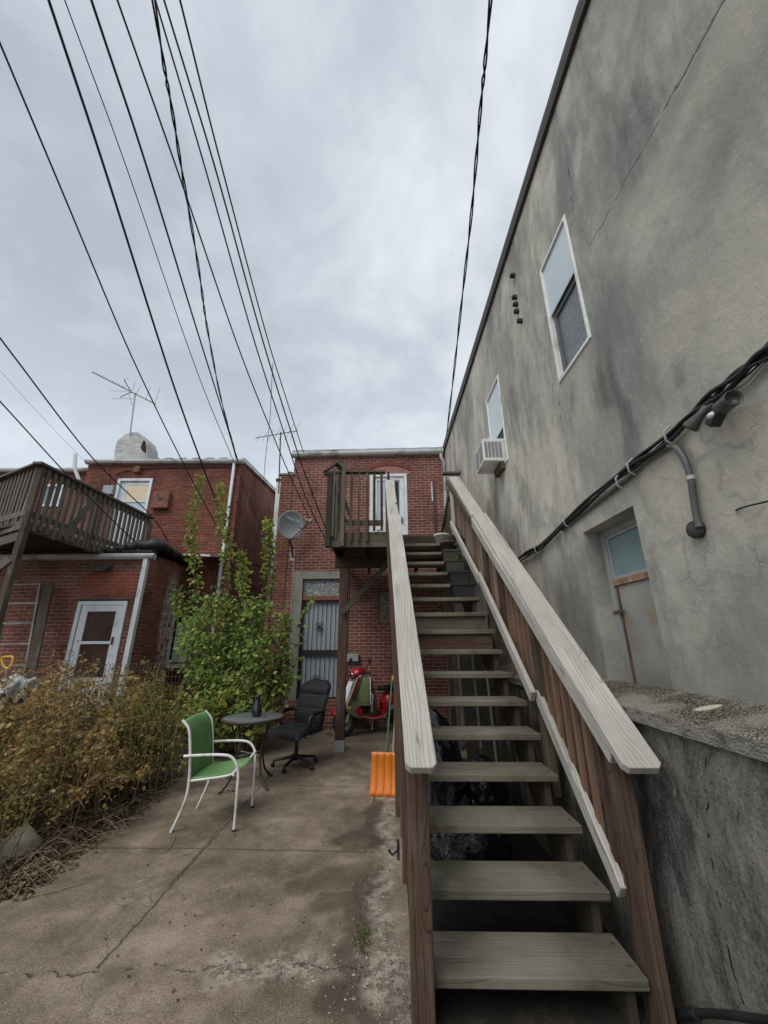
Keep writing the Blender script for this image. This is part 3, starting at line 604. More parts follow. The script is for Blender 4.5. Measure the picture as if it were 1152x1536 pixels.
for i in range(5): u = b0 + (b1 - b0) * i / 4; MF.box(mb, u - .008, u + .008, bz0 - .02, bz1 + .02, .005, .02)
mb.build('window_bars', M['rust'], gb)
mb = MB(); n = 6
for i in range(n): u = b0 - .04 + (b1 - b0 + .08) * (i + .5) / n; MF.box(mb, u - .026, u + .026, bz1 + .02, bz1 + .12, -.01, .012)
mb.build('window_lintel', M['arch'], mid, bevel=.003)
lu, lz = MF.px(524, 852)
mb = MB(); MF.box(mb, lu - .05, lu + .05, lz, lz + .14, .035, .06); c = MF.p(lu, lz - .0, .12); mb.tube([MF.p(lu, lz + .08, .05), MF.p(lu, lz + .1, .12), MF.p(lu, lz + .05, .13)], .012, 6); lm = mb.build('porch_lamp', M['white'], mid)
mb = MB(); mb.ell(c, (.055, .055, .07)); mb.build('lamp_shade', M['glass'], lm)
bu, bz = MF.px(529, 987, .03)
mb = MB(); MF.box(mb, bu - .11, bu + .13, bz - .07, bz + .08, .0, .1); mb.build('utility_box', M['greysteel'], mid, bevel=.01)
ru, rz1 = MF.px(648, 723); _, rz0 = MF.px(648, 752); mb = MB(); MF.box(mb, ru - .025, ru + .02, rz0, rz1, .003, .02); mb.build('house_plate', M['white'], mid)
# chimney pier at the left corner
cp = thing('chimney', 'narrow brown brick chimney stack with vent cap at left edge of middle house', 'chimney', MF.p(uL - .2, 0, 0))
pz = MF.px(430, 713, .0)[1]
mb = MB(); w_ = .42
for (ua, ub, za, zb, o1) in ((uL - .30, uL - .0, -.05, pz, .02), (uL - .40, uL - .301, -.05, MF.px(418, 860)[1], .06)):
    O = MF.p(0, 0, o1); wall(mb, O, MF.U, MF.N, ua, ub, za, zb, thick=.5)
mb.build('stack', M['brick_pier'], cp)
mb = MB(); MF.box(mb, uL - .36, uL + .03, pz, pz + .05, -.45, .04); mb.build('cap', M['concrete'], cp, bevel=.006)
mb = MB(); mb.lathe([(.05, 0), (.05, .07), (.085, .07), (.085, .1), (.045, .12), (.0, .125)], MF.p(uL - .13, pz + .05, -.2), 14); mb.build('vent_cap', M['chimpot'], cp)
cw = thing('flue_stack', 'white rendered flue stack peeping between left house and brown chimney', 'chimney', MF.p(uL - .5, 5, -.9))
wu, wz1 = MF.px(415, 722, -.9); wu2, wz0 = MF.px(427, 757, -.9)
mb = MB(); MF.box(mb, wu, wu2 + .05, wz0 - 1.3, wz1, -1.4, -.9); mb.build('stack', M['white'], cw); mb = MB(); MF.box(mb, wu - .02, wu2 + .07, wz1, wz1 + .08, -1.42, -.88); mb.build('cap', M['brick_pier'], cw)
# roof antenna of the middle house
def antenna(name, label, base, top, bm0, bm1, elems, nel, side, group='roof television antennas'):
    t_ = thing(name, label, 'antenna', base, 0, group)
    mb = MB(); mb.tube([base, top], .017, 8); mb.build('mast', M['greysteel'] if 'left' in label else M['blackmetal'], t_)
    mb = MB(); mb.tube([bm0, bm1], .012, 6); mb.build('boom', M['blackmetal'], t_)
    for i in range(nel):
        k = (i + .5) / nel; c = Vector(bm0).lerp(Vector(bm1), k); L = elems * (.35 + .65 * k)
        mb = MB(); mb.tube([c - side * L, c + side * L], .0045, 5); mb.build('element', M['blackmetal'], t_)
    return t_
ya = 9.4
b_ = aty(401, 712, ya); tp = aty(421, 648, ya); bs = aty(418, 740, ya)
antenna('tv_antenna', 'thin roof antenna standing above the brown chimney beside middle house', bs, aty(421, 648, ya), aty(383, 657, ya), aty(447, 646, ya + .1), .38, 7, Vector((.55, -.75, .35)))
# ================================================================== LEFT HOUSE
YU = 9.4; LF = Fr((0, YU, 0), (1, 0, 0), (0, -1, 0))
xr = LF.px(355, 760)[0]; zl = LF.px(240, 694)[1]; xl = LF.px(132, 700)[0]
lh = thing('brick_house', 'left red brick house with single-storey wing, white doors and whitewashed chimney', 'house', (xl, YU, 0))
q0, qz1 = LF.px(178, 718); q1 = LF.px(230, 718)[0]
mb = MB(); wall(mb, LF.O, LF.U, LF.N, xl, xr, -.05, zl, [(q0, q1, 3.2, qz1, .08)], thick=.3); mb.build('wall', M['brick_left'], lh)
# side wall
SW = Fr((xr, YU, 0), (0, 1, 0), (1, 0, 0))
t0 = atx(355, 694, xr); t1 = atx(421, 754, xr); slope = (t1.z - t0.z) / (t1.y - t0.y)
wy0 = SW.px(409, 815)[0]; wy1 = SW.px(416.5, 815)[0]; wzt = SW.px(412, 783)[1]; wzb = SW.px(413, 851)[1]
wzt, wzb = 4.9, 3.6
mb = MB(); wall(mb, (xr, YU, 0), (0, 1, 0), (1, 0, 0), .302, 9, -.05, zl, [(wy0, wy1, wzb, wzt, .08)], thick=.3)
mb.prism([SW.p(.01, zl, -.3), SW.p(9, zl, -.3), SW.p(9, zl + slope * 9, -.3)], (.3, 0, 0), lambda v: (v.y - YU, v.z, 0)); mb.build('side_wall', M['brick_side'], lh)
mb = MB(); SW.ring(mb, wy0, wy1, wzb, wzt, .06, -.06, .02); wn = mb.build('side_window', M['white'], lh); mb = MB(); SW.box(mb, wy0 + .05, wy1 - .05, wzb + .05, wzt - .05, -.05, -.03); mb.build('pane', M['glassdark'], wn)
mb = MB(); SW.box(mb, wy0 - .08, wy1 + .08, wzb - .14, wzb - .01, 0, .1); mb.build('window_sill', M['concrete'], lh, bevel=.006)
au, az = SW.px(392, 800); mb = MB(); P = []; arw = .34
P = [SW.p(au - arw, az - 1.0, .004), SW.p(au + arw, az - 1.0, .004)] + [SW.p(au + arw * math.cos(a), az + .3 + arw * .6 * math.sin(a), .004) for a in [math.pi * i / 10 for i in range(11)]]
mb.prism(P, (.012, 0, 0), lambda v: (v.y, v.z, 0)); mb.build('blocked_window', M['brick_side'], lh)
mb = MB(); mb.board((xr + .03, YU - .05, zl + .05), (xr + .03, YU + 9, zl + .05 + slope * 9), .1, .12); mb.build('roof_edge', M['gutter'], lh)
mb = MB(); mb.prism([(xl - .02, YU - .02, zl + .04), (xr, YU - .02, zl + .04), (xr, YU + 9, zl + .04 + slope * 9), (xl - .02, YU + 9, zl + .04 + slope * 9)], (0, 0, .06)); rf = mb.build('roof', M['roofing'], lh)
mb = MB()
for i in range(6): a = xl + 1.6 + i * .36; mb.prism([(a, YU - .025, zl + .1), (a + .28, YU - .025, zl + .1), (a + .22, YU - .025, zl + .13), (a + .05, YU - .025, zl + .125)], (0, .3, .01))
mb.build('tar_patch', M['tar'], rf)
mb = MB(); pts = [(xl - .03, YU - .012 - o, zl - .06 + z) for o, z in prof]; mb.prism(pts, (xr - xl + .08, 0, 0)); mb.build('gutter', M['gutter'], lh, bevel=.004)
dsx = LF.px(351, 700, .06)[0]
mb = MB(); mb.tube([LF.p(dsx, zl, .06), LF.p(dsx, zl - .1, .06), LF.p(dsx, 3.2, .06), LF.p(dsx - .0, .2, .06)], .045, 4, smooth=False); mb.build('downspout', M['white'], lh)
# upper door and fittings
mb = MB(); LF.ring(mb, q0, q1, 3.2, qz1, .07, -.05, .02); dr = mb.build('door', M['white'], lh, bevel=.004, label='white upstairs door with amber blind in its window')
mb = MB(); LF.box(mb, q0 + .07, q1 - .07, 3.2, qz1 - .07, -.05, -.03); mb.build('door_leaf', plain('pale_grey_door', (.50, .54, .58), .5, var=.03), dr)
pa, pb = LF.px(191, 727), LF.px(223, 751)
mb = MB(); LF.box(mb, pa[0], pb[0], pb[1], pa[1], -.03, -.02); mb.build('blind', M['cream'], dr); mb = MB(); LF.ring(mb, pa[0] - .03, pb[0] + .03, pb[1] - .03, pa[1] + .03, .03, -.03, -.01); mb.build('window_frame', M['white'], dr)
pa, pb = LF.px(159, 730), LF.px(171, 743); mb = MB(); LF.box(mb, pa[0], pb[0], pb[1], pa[1], .003, .1); mt = mb.build('meter_box', M['greysteel'], lh, bevel=.01)
mb = MB(); mb.tube([LF.p(pa[0] + .08, pa[1], .04), LF.p(pa[0] + .02, pa[1] + .35, .04), LF.p(pa[0] - .05, zl - .15, .04)], .012, 6); mb.build('conduit', M['rust'], mt)
pa, pb = LF.px(234, 739), LF.px(254, 764); mb = MB(); LF.box(mb, pa[0], pb[0], pb[1], pa[1], .003, .12); hb = mb.build('vent_box', M['rust'], lh, bevel=.012)
hc = Vector(LF.p((pa[0] + pb[0]) / 2, (pa[1] + pb[1]) / 2 + .01, .122)); P = []
for i in range(24): a = 2 * math.pi * i / 24; P.append(hc + Vector((.0042 * 16 * math.sin(a) ** 3, 0, .0042 * (13 * math.cos(a) - 5 * math.cos(2 * a) - 2 * math.cos(3 * a) - math.cos(4 * a)))))
mb = MB(); mb.prism(P, (0, -.004, 0)); mb.build('heart_cutout', M['tar'], hb)
hu, hz = LF.px(208, 706); mb = MB(); LF.box(mb, hu - .06, hu + .08, hz - .08, hz + .08, .003, .12); mb.tube([LF.p(hu - .05, hz, .06), LF.p(hu - .3, hz + .02, .04), LF.p(hu - .55, hz - .1, .04)], .02, 6); mb.build('service_head', M['rust'], lh)
mb = MB(); mb.tube([LF.p(hu, zl - .17, .03), LF.p(hu + 1.0, zl - .15, .03), LF.p(xr - .3, zl - .14, .03), LF.p(xr - .18, zl - .22, .03), LF.p(xr - .17, zl - 1.2, .03)], .012, 6); mb.build('wall_cable', M['cable'], lh)
# whitewashed chimney
ch = thing('chimney', 'whitewashed brick chimney with stepped crown and dark hole on left roof', 'chimney', aty(196, 690, YU + .6)); yb = YU + .6
CFr = Fr((0, yb, 0), (1, 0, 0), (0, -1, 0)); cpx = [(170, 689), (172, 670), (176, 660), (184, 654), (187, 650), (196, 650), (196, 647.5), (208, 648.5), (209, 652), (216, 654), (220, 664), (222, 689)]
pr = [CFr.px(*q_) for q_ in cpx]
mb = MB(); mb.prism([CFr.p(u, z) for u, z in pr], (0, .6, 0), lambda v: (v.x + v.y, v.z, 0)); mb.build('stack', M['brick_white'], ch, bevel=.03, segs=2)
hp = [CFr.px(*q_) for q_ in ((211, 672), (213, 665), (216, 660), (218.5, 663), (219.5, 672), (219, 680), (214, 677))]; mb = MB(); mb.prism([CFr.p(u, z, .004) for u, z in hp], (0, .01, 0)); mb.build('hole', plain('dark_hole', (.03, .018, .014), .95), ch)  # near-black flat plate marks the hole
bse = aty(195, 652, YU + .55); an = thing('tv_antenna', 'long spiky roof antenna on a mast strapped to the whitewashed chimney', 'antenna', bse, 0, 'roof television antennas')
yA = YU + .55; tpA = aty(203, 590, yA); mb = MB(); mb.tube([bse, tpA], .02, 8); mb.build('mast', M['greysteel'], an)
bA, bB = aty(138, 558, yA + .3), aty(233, 606, yA - .2); mb = MB(); mb.tube([bA, bB], .014, 6); mb.tube([aty(186, 569, yA), aty(197, 589, yA)], .014, 6); mb.tube([aty(180, 596, yA), aty(197, 588, yA)], .012, 6); mb.build('boom', M['blackmetal'], an)
for i in range(14):
    k = .03 + .5 * i / 13; c = bA.lerp(bB, k); L = .05 + .02 * i / 13; mb = MB(); d = Vector((.35, -.6, .7)).normalized(); mb.tube([c - d * .02, c + d * L], .006, 5); mb.build('element', M['blackmetal'], an)
for (a, b) in (((165, 586), (190, 587)), ((168, 598), (200, 598)), ((193, 592), (199, 608)), ((203, 592), (212, 578)), ((218, 600), (226, 580)), ((232, 606), (240, 581)), ((196, 590), (203, 574)), ((186, 570), (192, 567))):
    mb = MB(); mb.tube([aty(*a, yA), aty(*b, yA)], .005, 5); mb.build('element', M['blackmetal'], an)
# wing
YW = 7.5; WF = Fr((0, YW, 0), (1, 0, 0), (0, -1, 0)); wx = WF.px(214, 900)[0]; zw = WF.px(150, 838)[1]
e0, ez1 = WF.px(119, 902); e1 = WF.px(192, 905)[0]
mb = MB(); wall(mb, WF.O, WF.U, WF.N, -9.2, wx, -.05, zw, [(e0, e1, .12, ez1, .07)], thick=.28); mb.build('wing_wall', M['brick_wing'], lh)
mb = MB(); WF.bbox(mb, e0 - .02, e1 + .06, ez1 + .12, ez1 + .55, -.02, .005); mb.build('patched_brickwork', bricks('newer_brick', (.33, .09, .058), (.27, .07, .05), (.36, .24, .2), dirt=.2), lh)
mb = MB(); WF.box(mb, e0, e1, ez1, ez1 + .03, -.02, .03); mb.build('lintel', M['darkwood'], lh)
SS = Fr((wx, YW, 0), (0, 1, 0), (1, 0, 0)); acy0 = SS.px(247, 990)[0]; acy1 = SS.px(286, 990)[0]; acz1 = SS.px(262, 938)[1]; acz0 = SS.px(250, 1000)[1]
mb = MB(); wall(mb, (wx, YW, 0), (0, 1, 0), (1, 0, 0), .282, YU - YW, -.05, zw + .1, [(acy0 + .05, acy1, acz0, acz1 + .25, .08)], thick=.28); mb.build('wing_side_wall', M['brick_wing_side'], lh)
mb = MB(); SS.ring(mb, acy0 + .05, acy1, acz0, acz1 + .25, .07, -.05, .03); wn = mb.build('side_window', M['gutter'], lh); mb = MB(); SS.box(mb, acy0 + .1, acy1 - .05, acz0 + .05, acz1 + .2, -.04, -.03); mb.build('pane', M['glassdark'], wn)
mb = MB(); mb.prism([(-9.2, YW - .1, zw + .1), (wx + .06, YW - .1, zw + .1), (wx + .06, YU - .01, zw + .34), (-9.2, YU - .01, zw + .34)], (0, 0, .05)); mb.build('wing_roof', M['tar'], lh)
mb = MB(); pts = [(-9.2, YW - .012 - o, zw - .04 + z) for o, z in prof]; mb.prism(pts, (9.2 + wx + .12, 0, 0)); mb.build('wing_gutter', M['gutter'], lh, bevel=.004)
def lump(mb, pts, r, n=8, jit=.03):
    P = []; rs = []
    for a, b, ra, rb in zip(pts, pts[1:], r, r[1:]):
        for k in range(5): t_ = k / 5; P.append(Vector(a).lerp(Vector(b), t_) + Vector([random.uniform(-jit, jit) for _ in range(3)])); rs.append(ra + (rb - ra) * t_)
    P.append(Vector(pts[-1])); rs.append(r[-1]); mb.tube(P, rs, n)
mb = MB(); zt = zw + .13; random.seed(8)
pp = [(-9.2, YW - .06, zt, .03), (-7.4, YW - .05, zt, .05), (-6.4, YW - .06, zt + .01, .045), (-5.6, YW - .05, zt + .0, .06), (-5.15, YW - .04, zt + .03, .07), (-4.9, YW + .0, zt + .10, .10), (wx - .02, YW + .1, zt + .15, .12), (wx + .05, YW + .35, zt + .13, .10), (wx + .05, YW + .9, zt + .10, .08), (wx + .05, YU - .05, zt + .10, .07)]
cen = spl_([(a_, b_, c_) for a_, b_, c_, _ in pp], 6); rad_ = [pp[min(i // 6, 9)][3] * (1 - (i % 6) / 6) + pp[min(i // 6 + 1, 9)][3] * (i % 6) / 6 for i in range(len(cen))]
def tarp(u, v):
    i = int(round(u * (len(cen) - 1))); c = cen[i]; d_ = (cen[min(i + 1, len(cen) - 1)] - cen[max(i - 1, 0)]).normalized(); o_ = d_.cross(Vector((0, 0, 1))).normalized(); a = math.pi * (v * 1.5 - .35)
    k = rad_[i] * (1 + .25 * math.sin(i * 1.7 + v * 9) + .12 * math.sin(i * 3.1 + v * 23)); return c + o_ * math.cos(a) * k * 1.1 + Vector((0, 0, 1)) * math.sin(a) * k
mb.grid(tarp, len(cen) - 1, 12); mb.build('tarred_parapet', M['tar'], lh)
mb = MB(); mb.prism([(wx + .06, YU - .8, zw + .3), (xr - .15, YU - .8, zw + .27), (xr - .15, YU - .02, zw + .42), (wx + .06, YU - .02, zw + .42)], (0, 0, .04)); mb.build('porch_roof', M['white'], lh)
wdx, wdz = WF.px(216, 842, .08)
mb = MB(); mb.tube([WF.p(wx - .03, zw + .02, .06), WF.p(wx - .03, zw - .1, .06), WF.p(wx - .05, 1.5, .06), WF.p(wx - .06, .1, .06)], .06, 4, smooth=False); mb.build('wing_downspout', M['white'], lh)
# storm door of the wing
mb = MB(); WF.ring(mb, e0, e1, .12, ez1, .07, -.05, .03, .05); dr = mb.build('door', M['white'], lh, bevel=.004, label='white storm door with brown door behind its glass')
mb = MB(); WF.ring(mb, e0 + .09, e1 - .06, .17, ez1 - .07, .12, -.03, .02, .12); zb_ = WF.px(150, 964)[1]; WF.box(mb, e0 + .2, e1 - .17, zb_ - .025, zb_ + .025, -.03, .022); WF.box(mb, e0 + .2, e1 - .17, .3, 1.0, -.03, .012); mb.build('door_leaf', M['white'], dr, bevel=.004)
mb = MB(); WF.box(mb, e0 + .2, e1 - .17, 1.0, ez1 - .18, -.02, -.01); mb.build('pane', M['brownpane'], dr)
mb = MB(); WF.box(mb, e1 - .14, e1 - .12, 1.55, 1.68, .02, .05); mb.build('handle', M['blackmetal'], dr)
# floodlight under the wing gutter
fu, fz = WF.px(158, 852); fl = thing('wall_lamp', 'small grey floodlight under the gutter above the wing door', 'wall lamp', WF.p(fu, fz, .0))
mb = MB(); mb.obox(WF.p(fu, fz, .09), Vector((1, 0, 0)), Vector((0, -.9, -.4)).normalized(), Vector((0, -.4, .9)).normalized(), .13, .1, .03); mb.build('housing', M['bronze'], fl, bevel=.012)
mb = MB(); mb.obox(WF.p(fu, fz - .03, .1), Vector((1, 0, 0)), Vector((0, -.9, -.4)).normalized(), Vector((0, -.4, .9)).normalized(), .1, .07, .01); mb.build('lens', M['glass'], fl)
mb = MB(); WF.box(mb, fu + .02, fu + .14, fz - .05, fz + .05, .002, .06); mb.build('bracket', M['bronze'], fl)
# window air conditioner in the wing side wall
ac = thing('air_conditioner', 'pale air conditioner in the wing side window behind the green shrub', 'air conditioner', SS.p((acy0 + acy1) / 2, acz0, 0))
mb = MB(); SS.box(mb, acy0 + .2, acy1 - .05, acz0 + .08, acz1, .03, .36); mb.build('casing', M['gutter'], ac, bevel=.01)
mb = MB()
for i in range(14): z = acz0 + .12 + (acz1 - acz0 - .16) * i / 14; SS.box(mb, acy0 + .195, acy0 + .2, z, z + .012, .06, .33); SS.box(mb, acy0 + .24, acy1 - .1, z, z + .012, .36, .366)
mb.build('grille', M['acgrille'], ac)
mb = MB(); SS.box(mb, acy0 + .02, acy1, acz0 - .02, acz0 + .04, .03, .4); mb.build('support_shelf', M['gutter'], ac)
# vent pipe + neighbour house further left
vp = thing('vent_pipe', 'white plastic vent pipe rising past the left house eaves', 'vent pipe', LF.p(LF.px(119, 722)[0], LF.px(119, 722)[1], 0))
mb = MB(); mb.tube([aty(119, 730, YU - .05), aty(118, 718, YU - .05), aty(112, 702, YU - .1), aty(113, 681, YU - .1)], .045, 10); mb.build('pipe', M['white'], vp)
YN = 9.7; NF = Fr((0, YN, 0), (1, 0, 0), (0, -1, 0)); zn = NF.px(60, 708)[1]; nx = NF.px(134, 705)[0]
nh = thing('brick_house', 'plain red brick house glimpsed behind the wooden balcony railing', 'house', (nx - 2, YN, 0))
nw = [(NF.px(24, 740), NF.px(42, 775)), (NF.px(70, 727), NF.px(88, 760))]
mb = MB(); wall(mb, NF.O, NF.U, NF.N, nx - 5.2, nx, -.05, zn, [(a[0], b[0], b[1], a[1], .1) for a, b in nw], thick=.3); mb.build('wall', M['brick_left'], nh)
for a, b in nw:
    mb = MB(); NF.ring(mb, a[0], b[0], b[1], a[1], .06, -.05, .03); w = mb.build('window', M['white'], nh); mb = MB(); NF.box(mb, a[0] + .06, b[0] - .06, b[1] + .06, a[1] - .06, -.04, -.03); mb.build('pane', M['glass'], w)
mb = MB(); pts = [(nx - 5.2, YN - .012 - o, zn - .04 + z) for o, z in prof]; mb.prism(pts, (5.3, 0, 0)); mb.build('gutter', M['gutter'], nh)
mb = MB(); mb.prism([(nx - 5.2, YN, zn + .05), (nx, YN, zn + .05), (nx, YN + 7, zn + .6), (nx - 5.2, YN + 7, zn + .6)], (0, 0, .06)); mb.build('roof', M['roofing'], nh)
# ================================================================== STUCCO BUILDING
zr = atx(775, 333, SX).z; print('stucco roof z', zr, atx(885, 0, SX).z, atx(668, 660, SX).z)
SF = Fr((SX, 0, 0), (0, 1, 0), (-1, 0, 0))
def wpx(*pts): q_ = [SF.px(*p) for p in pts]; return q_
k = wpx((848, 318), (810, 411), (841, 573), (887, 508)); w1 = ((k[0][0] + k[3][0]) / 2, (k[1][0] + k[2][0]) / 2, (k[2][1] + k[3][1]) / 2, (k[0][1] + k[1][1]) / 2); print('w1', k, w1)
k = wpx((748, 560), (730, 602), (739, 690), (762, 690)); w2 = ((k[0][0] + k[3][0]) / 2, (k[1][0] + k[2][0]) / 2, min(k[2][1], k[3][1]), (k[0][1] + k[1][1]) / 2); print('w2', k, w2)
k = wpx((948, 757), (874, 801), (911, 1009), (1011, 1033)); dw = ((k[0][0] + k[3][0]) / 2, (k[1][0] + k[2][0]) / 2, 0, (k[0][1] + k[1][1]) / 2); print('door', k, dw)
sb = thing('stucco_building', 'tall stained grey stucco building wall along the right side of the yard', 'building', (SX, 2, 0))
ZR = 6.08
H = [(w1[0], w1[1], w1[2], w1[3], .09), (w2[0], w2[1], w2[2], w2[3], .09), (dw[0], dw[1], .0, dw[3], .24)]
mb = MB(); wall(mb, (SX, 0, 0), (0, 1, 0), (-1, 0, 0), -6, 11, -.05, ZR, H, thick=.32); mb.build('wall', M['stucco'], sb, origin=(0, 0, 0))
mb = MB(); mb.prism([(SX + .0, -6, ZR + .02), (SX + .0, 11, ZR + .02), (SX + 8, 11, ZR + .05), (SX + 8, -6, ZR + .05)], (0, 0, .05)); mb.build('roof', M['tar'], sb)
mb = MB()
for i in range(9): a = -6 + i * 1.9; mb.prism([(SX - .035, a, ZR - .055 + random.uniform(-.006, .006)), (SX - .0, a, ZR - .055), (SX + .0, a, ZR + .07), (SX - .045, a, ZR + .08), (SX - .045, a, ZR + .03)], (0, 1.897, random.uniform(-.008, .008)))
mb.build('roof_edge', M['coping'], sb)
def rwindow(w, ph):
    mb = MB(); SF.ring(mb, *w, .032, -.04, .012); wn = mb.build('window', M['whitegloss'], sb, bevel=.004)
    zm = (w[2] + w[3]) / 2 + .06 if not ph else w[2] + .5
    mb = MB(); SF.box(mb, w[0] + .032, w[1] - .032, zm, w[3] - .032, -.014, -.006); mb.build('pane', M['skyglass'], wn, label='upper sash pane with a pale sky reflection painted in its colour')
    mb = MB(); SF.ring(mb, w[0] + .032, w[1] - .032, w[2] + .032, zm, .045, -.06, -.03); mb.build('sash', M['screenframe'], wn)
    mb = MB(); SF.box(mb, w[0] + .07, w[1] - .07, w[2] + .07, zm - .04, -.055, -.048); mb.build('insect_screen', M['lace'], wn)
    return wn
t = NT('painted_sky_glass'); g = t.obj(); t.bump(t.nz(g, 2.5, 2), .15, .02); M['skyglass'] = t.fin(t.ramp(t.nz(g, 2, 3), [(.3, (.50, .58, .62)), (.7, (.60, .67, .70))]), .12, 0, .8)  # pale blue base colour paints the sky reflection into the panes
M['screenframe'] = plain('grey_sash_frame', (.12, .125, .13), .6)
t = NT('lace_behind_screen'); g = t.pos(); a = t.vor(g, 9); r_ = t.m('ABSOLUTE', t.m('SINE', t.mul(a, 60))); fl_ = t.mr(t.nz(g, 38, 3, .7), .4, .65)
M['lace'] = t.fin(t.mix(t.mul(r_, .5), t.mix(fl_, (.075, .085, .09), (.20, .22, .225)), (.24, .26, .265)), .35, 0, .5)
rwindow(w1, 0); rwindow(w2, 1)
# doorway infill
D = .13; wd = lambda *p: SF.px(*p, -D)
dz = (wd(915, 880)[1] + wd(970, 862)[1]) / 2
mb = MB(); SF.ring(mb, dw[0], dw[1], 0, dw[3], .05, -.18, -.13, .0); mb.build('door_frame', plain('pale_grey_frame', (.30, .32, .31), .6, var=.12, dirt=(.2, .12, .07), scale=6), sb)
mb = MB(); SF.box(mb, dw[0] + .05, dw[1] - .05, dz + .03, dw[3] - .05, -.165, -.155); mb.build('transom_pane', plain('frosted_teal_glass', (.20, .28, .29), .25, var=.15, scale=2, spec=.6), sb)
mb = MB(); SF.ring(mb, dw[0] + .05, dw[1] - .05, dz + .03, dw[3] - .05, .022, -.155, -.14); mb.build('transom_frame', M['greysteel'], sb)
mb = MB(); SF.box(mb, dw[0] + .05, dw[1] - .05, dz - .012, dz + .03, -.165, -.128); mb.build('transom_bar', M['rustorange'], sb)
mb = MB(); SF.box(mb, dw[0] + .055, dw[1] - .05, .0, dz - .0125, -.165, -.145); dd = mb.build('steel_door', M['rustdoor'], sb, bevel=.004, label='grey sheet steel door with rust blooms')
mb = MB(); SF.box(mb, dw[1] - .082, dw[1] - .066, .1, dz - .02, -.155, -.135); hz = wd(925, 918)[1]; SF.box(mb, dw[1] - .13, dw[1] - .0, hz - .006, hz + .008, -.13, -.118); mb.build('hinge', M['hinge'], dd)
# cables on the wall
def C2(x, y): return (760 + x / 2.844, 520 + y / 2.844)
base = [C2(*p) for p in ((-60, 1000), (60, 905), (150, 850), (260, 745), (400, 618), (540, 508), (700, 380), (850, 245), (1000, 120), (1115, 25), (1300, -140))]
def spl(P, n=8):
    P = [Vector(p) for p in P]; out = []
    for i in range(len(P) - 1):
        a = P[max(i - 1, 0)]; b = P[i]; c = P[i + 1]; d = P[min(i + 2, len(P) - 1)]
        for k in range(n): t_ = k / n; out.append(.5 * ((2 * b) + (c - a) * t_ + (2 * a - 5 * b + 4 * c - d) * t_ * t_ + (3 * b - a - 3 * c + d) * t_ ** 3))
    out.append(P[-1]); return out
cbt = thing('cable_bundle', 'thick bundle of black cables clipped diagonally across the stucco wall', 'cables', atx(940, 700, SX - .03))
wp = [atx(*p, SX - .03) for p in base]
for k in range(4):
    P = []
    for i, p in enumerate(spl(wp, 8)): a = i * .09 + k * 1.57 + math.sin(i * .3 + k) * .5; P.append(p + Vector((-.006 + .012 * math.cos(a), 0, (.018) * math.sin(a) + .007 * math.sin(i * .5 + k * 2))))
    mb = MB(); mb.tube(P, .0105 if k < 3 else .008, 8); mb.build('cable', M['cable'], cbt)
low = [atx(*C2(*p), SX - .02) for p in ((690, 430), (600, 490), (500, 575), (400, 655), (330, 712), (240, 785))]
mb = MB(); mb.tube(spl(low), .011, 8); mb.build('cable', M['conduit'], cbt)
for p in ((700, 382), (540, 515), (262, 745), (490, 575), (135, 862)):
    c = atx(*C2(*p), SX - .03); mb = MB(); mb.tube([c + Vector((-.0, 0, -.05)), c + Vector((-.035, -.005, -.03)), c + Vector((-.04, -.01, .02)), c + Vector((0, -.01, .055))], .006, 6); mb.build('clip', M['greysteel'], cbt)
hs = thing('conduit_hose', 'short grey flexible conduit curling down from the cable bundle to a round plug', 'conduit', atx(1050, 790, SX))
mb = MB(); hp = spl([atx(*C2(*p), SX - .03) for p in ((692, 428), (722, 430), (758, 480), (785, 560), (798, 650), (812, 730), (822, 770))]); mb.tube(hp, .0165, 10); mb.build('hose', M['conduit'], hs)
mb = MB(); mb.lathe([(.0, 0), (.042, 0), (.045, .02), (.04, .035), (0, .036)], atx(*C2(822, 780), SX), 16, Matrix.Rotation(R(-90), 3, 'Y')); mb.build('plug', M['plug'], hs)
mb = MB(); mb.tube([hp[len(hp) // 2] + Vector((-.0, 0, .01)), hp[len(hp) // 2] + Vector((-.0, 0, -.01))], .0195, 10); mb.build('clip', M['gutter'], hs)
for i, (a, lb) in enumerate((((910, 205), 'uppermost thin grey cable fanning away from the wall lamp'), ((915, 208), 'middle thin grey cable fanning away from the wall lamp'), ((925, 212), 'lowest thin grey cable fanning away from the wall lamp'))):
    e = ((1115, 45 + i * 14), (1300, -90 + i * 40)); md = ((a[0] + e[0][0]) / 2, (a[1] + e[0][1]) / 2 + 8 + 12 * i)
    mb = MB(); mb.tube(spl([atx(*C2(*p), SX - .025) for p in (a, md, e[0], e[1])]), .004, 6); props(mb.build('thin_cable', M['wiregrey'] if i else M['cable']), lb, 'cable', 'thin cables at the wall lamp')
fx = thing('wall_lamp', 'bronze twin-head floodlight with motion sensor on the stucco wall', 'wall lamp', atx(*C2(895, 240), SX))
def head(px, d, L, r0, r1, nm):
    c = atx(*C2(*px), SX - .1); d = Vector(d).normalized(); Mx = d.to_track_quat('Z', 'Y').to_matrix()
    mb = MB(); mb.lathe([(r0 * .6, -L * .5), (r0, -L * .45), (r0, -L * .1), (r1, L * .4), (r1, L * .5), (r1 * .9, L * .5), (r1 * .85, L * .3), (0, L * .28)], c, 18, Mx); mb.tube([c - d * L * .4, c - d * L * .5 + Vector((.05, .02, .02)), atx(*C2(885, 235), SX - .01)], .012, 8); return mb.build(nm, M['bronze'], fx)
head((938, 242), (-.30, -1, -.12), .11, .032, .034, 'lamp_head'); head((818, 302), (-.3, .9, -.6), .11, .018, .034, 'lamp_head')
